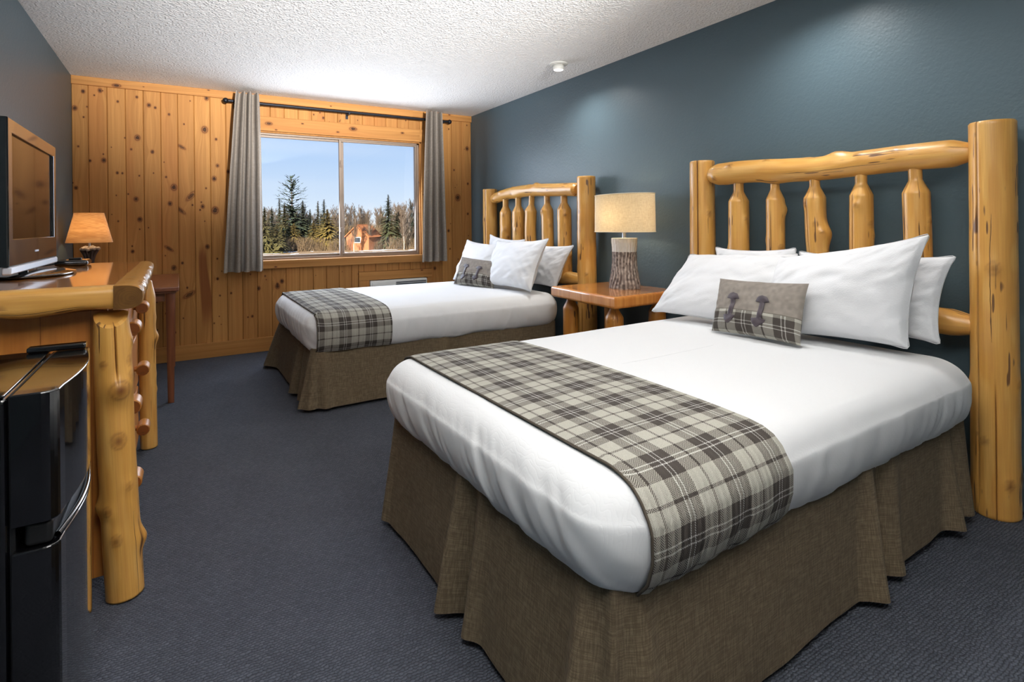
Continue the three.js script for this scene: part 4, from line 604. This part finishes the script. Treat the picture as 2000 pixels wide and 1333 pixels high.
// ------------------------------------------------------------ refrigerator
{
  const t = thing('mini_fridge', 'glossy black two-door mini refrigerator in front of the dresser', 'refrigerator', [0.28, 0, 4.03]);
  const z0 = 3.785, z1 = 4.27;
  addAt('cabinet', box(0.03, 0.452, 0.012, 0.846, z0 + 0.003, z1 - 0.003, 0.01, 3), black, t);
  addAt('top_panel', box(0.03, 0.447, 0.8465, 0.853, z0 + 0.006, z1 - 0.006, 0.003, 2), black, t);
  const door = (y0, y1) => { // plan outline: curved front, rounded corners
    const o = [[0.462, z0]], n = 18; for (let i = 0; i <= 5; i++) { const a = -Math.PI / 2 + i / 5 * Math.PI / 2 * 0.8; o.push([0.505 + Math.cos(a) * 0.024, z0 + 0.026 + Math.sin(a) * 0.026]); }
    for (let i = 1; i < n; i++) { const f = i / n; o.push([0.527 + 0.020 * Math.sin(f * Math.PI), lerp(z0 + 0.03, z1 - 0.03, f)]); }
    for (let i = 0; i <= 5; i++) { const a = Math.PI / 2 * (0.2 + 0.8 * i / 5); o.push([0.505 + Math.cos(a) * 0.024, z1 - 0.026 + Math.sin(a) * 0.026]); } o.push([0.462, z1]);
    const g = extrude(o.map(([x, z]) => [x, -z]), y1 - y0 - 0.008, 0.004, 4); g.rotateX(-Math.PI / 2); g.translate(0, y0 + 0.004, 0); return g; };
  const smooth = (g) => { g.deleteAttribute('uv'); g.deleteAttribute('normal'); const m = mergeVertices(g, 1e-5); m.computeVertexNormals(); return m; };
  const up = addAt('door', door(0.588, 0.852), black, t), lo = addAt('door', door(0.035, 0.538), black, t);
  const hb = (y0, y1, x1) => { const g = box(0.475, x1, y0, y1, z0 + 0.006, z1 - 0.006, 0.01, 3); g.translate(-t.position.x, 0, -t.position.z); return g; };
  add('handle_recess', hb(0.539, 0.587, 0.52), blackSoft, up);
  { const pts = []; for (let i = 0; i <= 16; i++) { const f = i / 16; pts.push([0.524 + 0.022 * Math.sin(f * Math.PI) - t.position.x, 0.5445, lerp(z0 + 0.03, z1 - 0.03, f) - t.position.z]); } add('handle', new THREE.TubeGeometry(new THREE.CatmullRomCurve3(pts.map((p) => V(...p))), 40, 0.006, 10), black, lo); }
  addAt('gasket', box(0.4525, 0.4615, 0.04, 0.848, z0 + 0.012, z1 - 0.012), blackSoft, t);
  addAt('hinge_cover', box(0.40, 0.525, 0.8535, 0.868, z0 + 0.0, z0 + 0.035, 0.005, 2), black, t);
  addAt('foot', box(0.06, 0.11, 0, 0.0118, z1 - 0.07, z1 - 0.02), blackSoft, t); addAt('foot', box(0.39, 0.44, 0, 0.0118, z1 - 0.07, z1 - 0.02), blackSoft, t); addAt('foot', box(0.06, 0.11, 0, 0.0118, z0 + 0.02, z0 + 0.07), blackSoft, t); addAt('foot', box(0.39, 0.44, 0, 0.0118, z0 + 0.02, z0 + 0.07), blackSoft, t);
}
// ------------------------------------------------------------ ceiling lights
function puck(label, x, z) {
  const t = thing('ceiling_light', label, 'ceiling light', [x, H, z], 0, 'small round ceiling lights');
  add('base_ring', lathe([[0, -0.016], [0.046, -0.016], [0.070, -0.012], [0.075, -0.004], [0.072, -0.0005], [0, -0.0005]], 40), plasticWhite, t);
  add('barrel', lathe([[0, -0.049], [0.040, -0.049], [0.044, -0.046], [0.045, -0.016], [0, -0.016]], 40), plasticWhite, t);
  add('light_lens', lathe([[0, -0.055], [0.036, -0.053], [0.038, -0.0492], [0, -0.0492]], 40), std({ color: 0xffffff, emissive: new THREE.Color(1, 0.95, 0.88), emissiveIntensity: 1.6, roughness: 0.5 }), t);
  const s = new THREE.SpotLight(new THREE.Color(...FILL), PUCK, 0, 1.35, 0.6); s.position.set(0, -0.06, 0); s.target.position.set(0, -2, 0); s.castShadow = true; s.shadow.radius = 2; t.add(s, s.target);
}
puck('small round white ceiling light near the blue wall', 3.30, 2.22);
puck('second small round white ceiling light, above the near bed', 3.28, 4.15);
{ // the entry's broad ceiling fixture, behind the camera
  const t = thing('entry_ceiling_light', 'broad flat white ceiling fixture above and left of the camera', 'ceiling light', [0.75, H, 5.35]);
  add('fixture_frame', box(-0.36, 0.36, -0.05, -0.0005, -0.66, 0.66, 0.01, 2), plasticWhite, t);
  add('light_diffuser', box(-0.3, 0.3, -0.054, -0.0502, -0.6, 0.6), std({ color: 0xffffff, emissive: new THREE.Color(...FILL), emissiveIntensity: 3 }), t);
  const l = new THREE.RectAreaLight(new THREE.Color(...FILL), ENTRY, 0.6, 1.2); l.position.set(0, -0.058, 0); l.rotation.x = -Math.PI / 2; t.add(l);
}
{ // a photographer's lamp on a stand, aimed at the ceiling from behind the camera
  const t = thing('studio_lamp', 'lamp on a black stand behind the camera, aimed at the ceiling', 'lamp', [1.5, 0, 7.6]), at = V(1.5, 1.75, 7.6), aim = V(1.6, 2.44, 5.0), d = aim.clone().sub(at).normalize();
  add('pole', new THREE.CylinderGeometry(0.012, 0.014, 1.66, 12).translate(0, 0.87, 0), blackSoft, t);
  for (let i = 0; i < 3; i++) { const a = i * 2.094; add('leg', tube([[0, 0.45, 0], [Math.cos(a) * 0.36, 0.01, Math.sin(a) * 0.36]], 0.009, 2, 8), blackSoft, t); }
  const q = new THREE.Quaternion().setFromUnitVectors(V(0, 1, 0), d), head = lathe([[0, -0.2], [0.07, -0.2], [0.075, -0.05], [0.15, 0.04], [0.155, 0.06], [0.148, 0.06], [0.07, -0.04], [0, -0.045]], 40); head.applyQuaternion(q); head.translate(0, 1.75, 0); add('reflector', head, blackSoft, t);
  const gl = new THREE.CylinderGeometry(0.145, 0.145, 0.004, 40).translate(0, 0.052, 0); gl.applyQuaternion(q); gl.translate(0, 1.75, 0); add('lamp_face', gl, std({ color: 0xffffff, emissive: new THREE.Color(...FILL), emissiveIntensity: 4 }), t);
  const s = new THREE.SpotLight(new THREE.Color(...FILL), BOUNCE, 0, 0.375, 1.0); s.position.set(0, 1.75, 0).addScaledVector(d, 0.07); s.target.position.set(aim.x - 1.5, aim.y, aim.z - 7.6); s.castShadow = true; s.shadow.radius = 7; t.add(s, s.target);
}
// ------------------------------------------------------------ outdoors
{
  const snow = tex(512, 512, (u, v) => { const n = vn(u * 6, v * 6, 191, 6, 6) * 0.6 + vn(u * 22, v * 22, 192, 22, 22) * 0.4, f = vn(u * 120, v * 120, 193, 120, 120); return n > 0.46 ? mix3([150, 122, 84], [104, 82, 54], f) : mix3([238, 240, 246], [224, 228, 238], f); });
  snow.repeat.set(1 / 19, 1 / 23);
  const g = tag(add('snowy_ground', box(-160, 200, -3.5, -3.0, -260, -0.5), std({ map: snow, roughness: 0.95 })), 'snow-covered ground with patches of dry grass', null, null, 'structure');
}
const trunkMat = std({ color: new THREE.Color('#4a3c30'), roughness: 1 }), birchMat = std({ color: new THREE.Color('#b8aa98'), roughness: 0.9 }), twigMat = std({ color: new THREE.Color('#5a4c3e'), roughness: 1 });
const needles = [0x363a1c, 0x4c451c, 0x6a581e, 0x2c3822].map((c) => std({ color: new THREE.Color(c), roughness: 1, side: THREE.DoubleSide }));
function bough(P, p, dir, len, wid, droop, R) {                    // a flat tapering spray of needles
  const side = V(-dir.z, 0, dir.x), n = 4; for (let i = 0; i < n; i++) { const a = i / n, b = (i + 1.25) / n, q = (t) => V(p.x + dir.x * len * t, p.y + dir.y * len * t - droop * len * t * t, p.z + dir.z * len * t);
    const A = q(a), B = q(Math.min(b, 1.08)), w = wid * (1 - 0.75 * a) * (0.6 + 0.8 * R()); const C = A.clone().addScaledVector(side, w), D = A.clone().addScaledVector(side, -w); C.y -= w * 0.35 * R(); D.y -= w * 0.35 * R(); P.push(...C.toArray(), ...B.toArray(), ...A.toArray(), ...A.toArray(), ...B.toArray(), ...D.toArray()); }
}
function conifer(label, x, z, h, rad, mat, seed, { bare = 0, bush = 1, crown = 0 } = {}) {
  const t = thing('conifer', label, 'tree', [x, -3, z], 0, 'conifers at the edge of the wood'), R = mulberry(seed), P = [];
  const whorls = Math.round(h * 6 * bush);
  for (let k = 0; k < whorls; k++) { const f = k / whorls, y = h * (0.06 + 0.94 * f); let r = rad * Math.pow(1 - f, 0.8) * (0.65 + 0.6 * R()) + 0.12; if (crown && f > 0.55) r = rad * (0.80 - 0.62 * Math.pow((f - 0.55) / 0.45, 1.6)) * (0.6 + 0.6 * R()) + 0.15;
    if (bare && f > 0.55 && k % 3) continue; const nb = bare && f > 0.55 ? 5 : 9; for (let b = 0; b < nb; b++) { const a = R() * 6.283, up = lerp(-0.15, 0.55, f) + (crown ? 0.25 * f : 0); bough(P, V(0, y + R() * 0.15, 0), V(Math.cos(a), up, Math.sin(a)).normalize(), r, r * 0.16 + 0.10, 0.28, R);
      if (crown && f > 0.5) for (let q = 0; q < 4; q++) { const s = 0.4 + 0.6 * R(); bough(P, V(Math.cos(a) * r * s, y + up * r * s * 0.8, Math.sin(a) * r * s), V(Math.cos(a + R() - 0.5), 0.5 + 0.5 * R(), Math.sin(a + R() - 0.5)), 0.5, 0.13, 0.1, R); } } }
  const g = new THREE.BufferGeometry(); g.setAttribute('position', new THREE.Float32BufferAttribute(P, 3)); g.computeVertexNormals();
  add('foliage', g, mat, t); add('trunk', new THREE.CylinderGeometry(0.03, 0.10 + h * 0.012, h * 0.98, 7).translate(0, h * 0.49, 0), trunkMat, t);
}
conifer('tallest conifer in the left pane, with a sparse rounded crown', 18.4, -101.1, 13.2, 3.4, needles[3], 1001, { bare: 1, crown: 1 });
conifer('broad dark conifer at the left edge of the left pane', 12.4, -90.0, 7.4, 2.6, needles[1], 1002, { bush: 1.2 });
conifer('second conifer from the left edge of the left pane', 14.0, -93.8, 7.3, 2.2, needles[0], 1003, { bush: 1.1 });
conifer('slim pointed conifer just left of the tallest tree', 16.8, -104.9, 9.5, 1.6, needles[3], 1004, {});
conifer('olive conifer in front of and left of the tallest tree', 16.9, -99.9, 8.3, 2.5, needles[1], 1005, { bush: 1.2 });
conifer('dark conifer touching the right side of the tallest tree', 20.2, -100.8, 9.0, 2.2, needles[0], 1006, { bush: 1.1 });
conifer('low conifer right of the tallest tree', 21.5, -100.9, 7.4, 2.0, needles[3], 1007, {});
conifer('slender grey-green conifer, first of the pair near the mullion', 23.3, -102.7, 9.0, 1.7, needles[1], 1008, {});
conifer('pointed conifer, second of the pair near the mullion', 24.1, -101.3, 9.3, 2.0, needles[3], 1009, {});
conifer('broad sunlit olive conifer just left of the window mullion', 23.2, -94.5, 7.2, 3.0, needles[2], 1010, { bush: 1.3 });
conifer('thin distant conifer spire in the right pane above the cabin', 34.8, -119.8, 8.8, 1.2, needles[3], 1011, {});
conifer('small dark conifer right behind the cabin', 34.5, -114.1, 6.8, 1.8, needles[0], 1012, {});
conifer('single dark spruce standing free in the right pane', 33.1, -91.0, 9.8, 2.6, needles[0], 1013, { bush: 1.15 });
conifer('short conifer close to the right of the single spruce', 35.0, -91.9, 6.5, 1.6, needles[3], 1014, {});
conifer('narrow dark conifer at the right edge of the right pane', 38.5, -94.1, 9.1, 1.4, needles[3], 1015, {});
conifer('low brownish conifer in front of the tallest tree', 18.0, -96.9, 4.8, 2.2, needles[2], 1016, { bush: 1.2 });
conifer('low olive conifer at the foot of the left pane right half', 21.0, -95.4, 5.2, 2.1, needles[2], 1017, { bush: 1.2 });
conifer('low dark conifer at the bottom left corner of the left pane', 14.1, -89.0, 4.5, 2.2, needles[1], 1018, { bush: 1.2 });
// bare birches and aspens: trunk, limbs and twigs
function bareGeo(h, seed, thin) {
  const R = mulberry(seed), limbs = [], twigs = []; const stick = (a, b, r0, r1, list, n = 4) => { const d = b.clone().sub(a), l = d.length(), g = new THREE.CylinderGeometry(r1, r0, l, n, 1, true); g.translate(0, l / 2, 0); g.applyQuaternion(new THREE.Quaternion().setFromUnitVectors(V(0, 1, 0), d.normalize())); g.translate(a.x, a.y, a.z); list.push(g); };
  const grow = (p, d, len, r, lv) => { const n = lv === 0 ? 6 : 3; let q = p.clone(), dd = d.clone(); for (let i = 0; i < n; i++) { const e = q.clone().addScaledVector(dd, len / n), f = 1 - i / n; stick(q, e, r * (0.3 + 0.7 * f), r * (0.3 + 0.7 * (f - 1 / n)), lv < 1 ? limbs : twigs, lv < 1 ? 6 : 3);
      if (lv < 3 && (lv > 0 || i > 0)) { const kids = lv === 0 ? 5 : lv === 1 ? 3 : 3; for (let k = 0; k < kids; k++) { const a = R() * 6.283, s = 0.55 + 0.4 * R(); grow(q.clone().lerp(e, R()), V(Math.cos(a) * s, 0.75 + 0.5 * R(), Math.sin(a) * s).lerp(dd, 0.25).normalize(), len * (lv === 0 ? 0.34 : 0.5) * (1 - 0.5 * i / n), Math.max(0.012, r * 0.38), lv + 1); } }
      q = e; dd.add(V(R() - 0.5, 0.1, R() - 0.5).multiplyScalar(0.22)).normalize(); } };
  grow(V(0, 0, 0), V(0, 1, 0), h, thin, 0); return [mergeGeometries(limbs), mergeGeometries(twigs)];
}
const bareKinds = [[6.2, 301, 0.085], [6.6, 302, 0.07], [5.6, 303, 0.075]].map((a) => bareGeo(...a));
const bareProto = bareKinds.map(([l, w]) => { const o = new THREE.Group(); const a = new THREE.Mesh(l, birchMat), b = new THREE.Mesh(w, twigMat); a.name = 'trunk'; b.name = 'twigs'; a.castShadow = b.castShadow = a.receiveShadow = b.receiveShadow = true; o.add(a, b); return o; });
function bareTree(label, x, z, k, s, ry, group) { const o = bareProto[k].clone(); o.name = numbered('bare_tree'); o.position.set(x, -3, z); o.scale.setScalar(s); o.rotation.y = ry; tag(o, label, 'tree', group); scene.add(o); return o; }
bareTree('thin pale birch at the left corner of the cabin', 25.4, -85.7, 1, 0.85, 0.0);
bareTree('white birch trunk standing in front of the cabin', 28.6, -88.4, 1, 0.92, 1.3);
bareTree('leaning pale birch left of the right window jamb', 33.9, -85.2, 1, 0.95, 2.6);
bareTree('pale birch nearest the right window jamb', 35.8, -87.6, 0, 1.00, 3.9);
for (const [x, z, k, s, r] of [[20.1, -107.0, 0, 0.93, 0.9], [16.6, -117.5, 1, 1.09, 4.8], [34.9, -101.4, 2, 1.07, 1.7], [18.4, -108.1, 0, 0.87, 5.6], [41.2, -114.0, 1, 1.16, 1.2], [24.5, -119.0, 2, 1.03, 5.1], [36.9, -96.4, 0, 1.09, 4.0], [27.6, -104.5, 1, 0.95, 0.5], [44.9, -113.4, 2, 1.07, 1.8], [41.7, -107.1, 0, 1.19, 5.1], [29.1, -110.3, 1, 0.99, 2.6], [18.9, -113.4, 2, 1.06, 0.3], [16.8, -123.7, 0, 0.89, 3.2], [27.6, -109.2, 1, 1.12, 1.2], [25.3, -106.7, 2, 1.00, 1.7], [26.5, -121.2, 0, 0.90, 3.4], [37.6, -96.4, 1, 0.90, 1.4], [37.8, -110.7, 2, 0.96, 2.0], [20.0, -117.1, 0, 0.81, 4.2], [44.4, -116.2, 1, 1.14, 5.8], [14.9, -115.3, 2, 1.11, 4.7], [29.2, -125.1, 0, 1.00, 4.9], [22.0, -108.3, 1, 0.94, 0.8], [28.4, -126.1, 2, 0.91, 0.1], [15.3, -111.8, 0, 1.05, 2.2], [21.5, -106.0, 1, 1.11, 2.5], [19.2, -106.3, 2, 0.82, 1.0], [36.0, -115.0, 0, 0.89, 2.9], [24.4, -129.5, 1, 0.84, 3.2], [36.5, -105.7, 2, 1.23, 2.9], [21.6, -114.7, 0, 0.81, 2.5], [23.9, -126.7, 1, 1.07, 3.0], [15.2, -114.2, 2, 0.88, 1.2], [23.3, -126.6, 0, 0.85, 0.3], [42.2, -106.6, 1, 1.23, 2.4], [42.1, -109.1, 2, 1.16, 4.5], [26.8, -102.7, 0, 0.87, 5.2], [44.3, -115.4, 1, 1.00, 3.9], [39.0, -110.7, 2, 1.17, 3.2], [35.1, -114.3, 0, 0.97, 5.5], [38.7, -94.9, 1, 1.22, 5.8], [35.1, -112.7, 2, 1.20, 0.8], [44.2, -108.2, 0, 0.90, 1.0], [33.7, -111.8, 1, 1.14, 5.6], [19.2, -104.7, 2, 1.10, 0.1], [37.0, -97.1, 0, 1.17, 4.7], [40.6, -107.2, 1, 1.19, 1.2], [37.1, -119.4, 2, 1.19, 4.6], [28.7, -113.7, 0, 0.81, 0.2], [32.0, -110.6, 1, 1.18, 3.6], [18.5, -115.2, 2, 1.05, 3.1], [16.4, -129.8, 0, 1.06, 0.5], [29.9, -108.9, 1, 1.16, 1.9], [21.7, -116.8, 2, 1.11, 0.6], [18.8, -122.3, 0, 1.08, 3.1], [29.4, -122.5, 1, 1.05, 0.4], [37.8, -98.9, 2, 0.99, 5.0], [28.8, -121.2, 0, 0.85, 5.2], [18.7, -109.1, 1, 0.96, 2.0], [33.0, -121.6, 2, 1.13, 0.0], [24.2, -116.9, 0, 0.96, 4.3], [26.4, -102.4, 1, 0.88, 5.1], [26.6, -121.7, 2, 1.12, 3.8], [35.2, -112.1, 0, 0.99, 5.5], [30.8, -123.2, 1, 0.90, 5.2], [38.4, -110.2, 2, 1.04, 0.8], [36.1, -104.6, 0, 1.11, 0.8], [16.2, -110.5, 1, 1.06, 1.1], [39.8, -102.6, 2, 1.08, 2.1], [34.0, -114.7, 0, 1.02, 5.6]]) bareTree('grey-brown leafless tree in the wood behind the conifers', x, z, k, s, r, 'leafless trees of the wood');
{ // brushwood between the trees: nobody could count it
  const R = mulberry(404), Q = []; for (let k = 0; k < 26; k++) { const a = R() * 6.283, s = 0.4 + 0.8 * R(), p = V((R() - 0.5) * 0.8, 0, (R() - 0.5) * 0.8), e = V(p.x + Math.cos(a) * s * 0.6, 0.7 + 1.3 * R(), p.z + Math.sin(a) * s * 0.6), d = e.clone().sub(p), l = d.length(), g = new THREE.CylinderGeometry(0.006, 0.022, l, 3, 1, true).translate(0, l / 2, 0); g.applyQuaternion(new THREE.Quaternion().setFromUnitVectors(V(0, 1, 0), d.normalize())); g.translate(p.x, p.y, p.z); Q.push(g); }
  const n = 1900, im = new THREE.InstancedMesh(mergeGeometries(Q), std({ color: new THREE.Color('#6e5c44'), roughness: 1 }), n), m = new THREE.Matrix4(), c = new THREE.Color();
  for (let i = 0; i < n; i++) { const f = R(), d = 99 + 30 * R(), a = R() < 0.5 ? lerp(0.065, 0.42, R()) : lerp(-0.45, 0.85, R()), s = (0.7 + 0.9 * R()) * (d > 108 ? 1.7 : 0.9); m.compose(V(0.75 + d * Math.sin(a), -3, 5.7 - d * Math.cos(a)), new THREE.Quaternion().setFromAxisAngle(V(0, 1, 0), R() * 6.28), V(s * 1.3, s, s * 1.3)); im.setMatrixAt(i, m); im.setColorAt(i, (() => { const k = 0.6 + 0.6 * R(); c.setRGB(k, k * 0.97, k * 0.93); return c; })()); }
  im.name = 'brushwood'; im.userData.kind = 'stuff'; im.userData.label = 'brown leafless brushwood under the trees'; im.castShadow = im.receiveShadow = true; scene.add(im);
}
{ // the wood goes on to both sides of what the window shows
  const R = mulberry(505), m = new THREE.Matrix4(), put = (name, geo, mat, n, s0, s1, label) => { const im = new THREE.InstancedMesh(geo, mat, n); for (let i = 0; i < n; i++) { const a = R() < 0.5 ? lerp(-0.5, 0.05, R()) : lerp(0.43, 0.95, R()), d = 100 + 32 * R(), s = lerp(s0, s1, R()); m.compose(V(0.75 + d * Math.sin(a), -3, 5.7 - d * Math.cos(a)), new THREE.Quaternion().setFromAxisAngle(V(0, 1, 0), R() * 6.28), V(s, s, s)); im.setMatrixAt(i, m); } im.name = name; im.userData.kind = 'stuff'; im.userData.label = label; im.castShadow = im.receiveShadow = true; scene.add(im); };
  put('wood_of_bare_trees', mergeGeometries(bareKinds[0].map((g) => g.clone())), twigMat, 110, 0.85, 1.25, 'leafless wood beyond the window edges');
  const P = [], B = mulberry(506); for (let k = 0; k < 42; k++) { const f = k / 42; for (let b = 0; b < 8; b++) { const a = B() * 6.283; bough(P, V(0, 7 * (0.05 + 0.95 * f), 0), V(Math.cos(a), 0.3 * f, Math.sin(a)).normalize(), 1.8 * Math.pow(1 - f, 0.8) + 0.12, 0.3, 0.28, B); } }
  const g = new THREE.BufferGeometry(); g.setAttribute('position', new THREE.Float32BufferAttribute(P, 3)); g.computeVertexNormals(); put('wood_of_conifers', g, needles[0], 70, 0.8, 1.35, 'conifer wood beyond the window edges');
}
{ // the cabin among the trees
  const t = thing('cabin', 'small orange-brown wooden cabin with a steep gable roof among the trees', 'house', [28.6, -3, -91.0], -0.75);
  const wall = std({ color: new THREE.Color('#8a5836'), roughness: 0.9 }), roofM = std({ color: new THREE.Color('#9a5c30'), roughness: 0.8 });
  const pent = new THREE.Shape([[-2.1, 0], [2.1, 0], [2.1, 2.3], [0, 4.2], [-2.1, 2.3]].map((p) => new THREE.Vector2(...p)));
  add('wall', new THREE.ExtrudeGeometry(pent, { depth: 4.6, bevelEnabled: false }).translate(0, 0, -2.3), wall, t);
  for (const s of [-1, 1]) { const g = box(-0.15, 3.15, 0, 0.12, -2.75, 2.75); g.rotateZ(-0.735); g.translate(-0.02, 4.3, 0); if (s < 0) g.rotateY(Math.PI); add('roof', g, roofM, t); }
  const w1 = add('window', box(-0.6, 0.6, 1.3, 2.3, 2.3, 2.36), std({ color: new THREE.Color('#e8e2d6'), roughness: 0.7 }), t); add('pane', box(-0.5, 0.5, 1.4, 2.2, 2.34, 2.38), std({ color: new THREE.Color('#2c3238'), roughness: 0.1 }), w1);
  add('door', box(-1.75, -0.95, 0, 1.95, 2.3, 2.36), std({ color: new THREE.Color('#6b4127'), roughness: 0.8 }), t);
}
renderer.render(scene, camera);
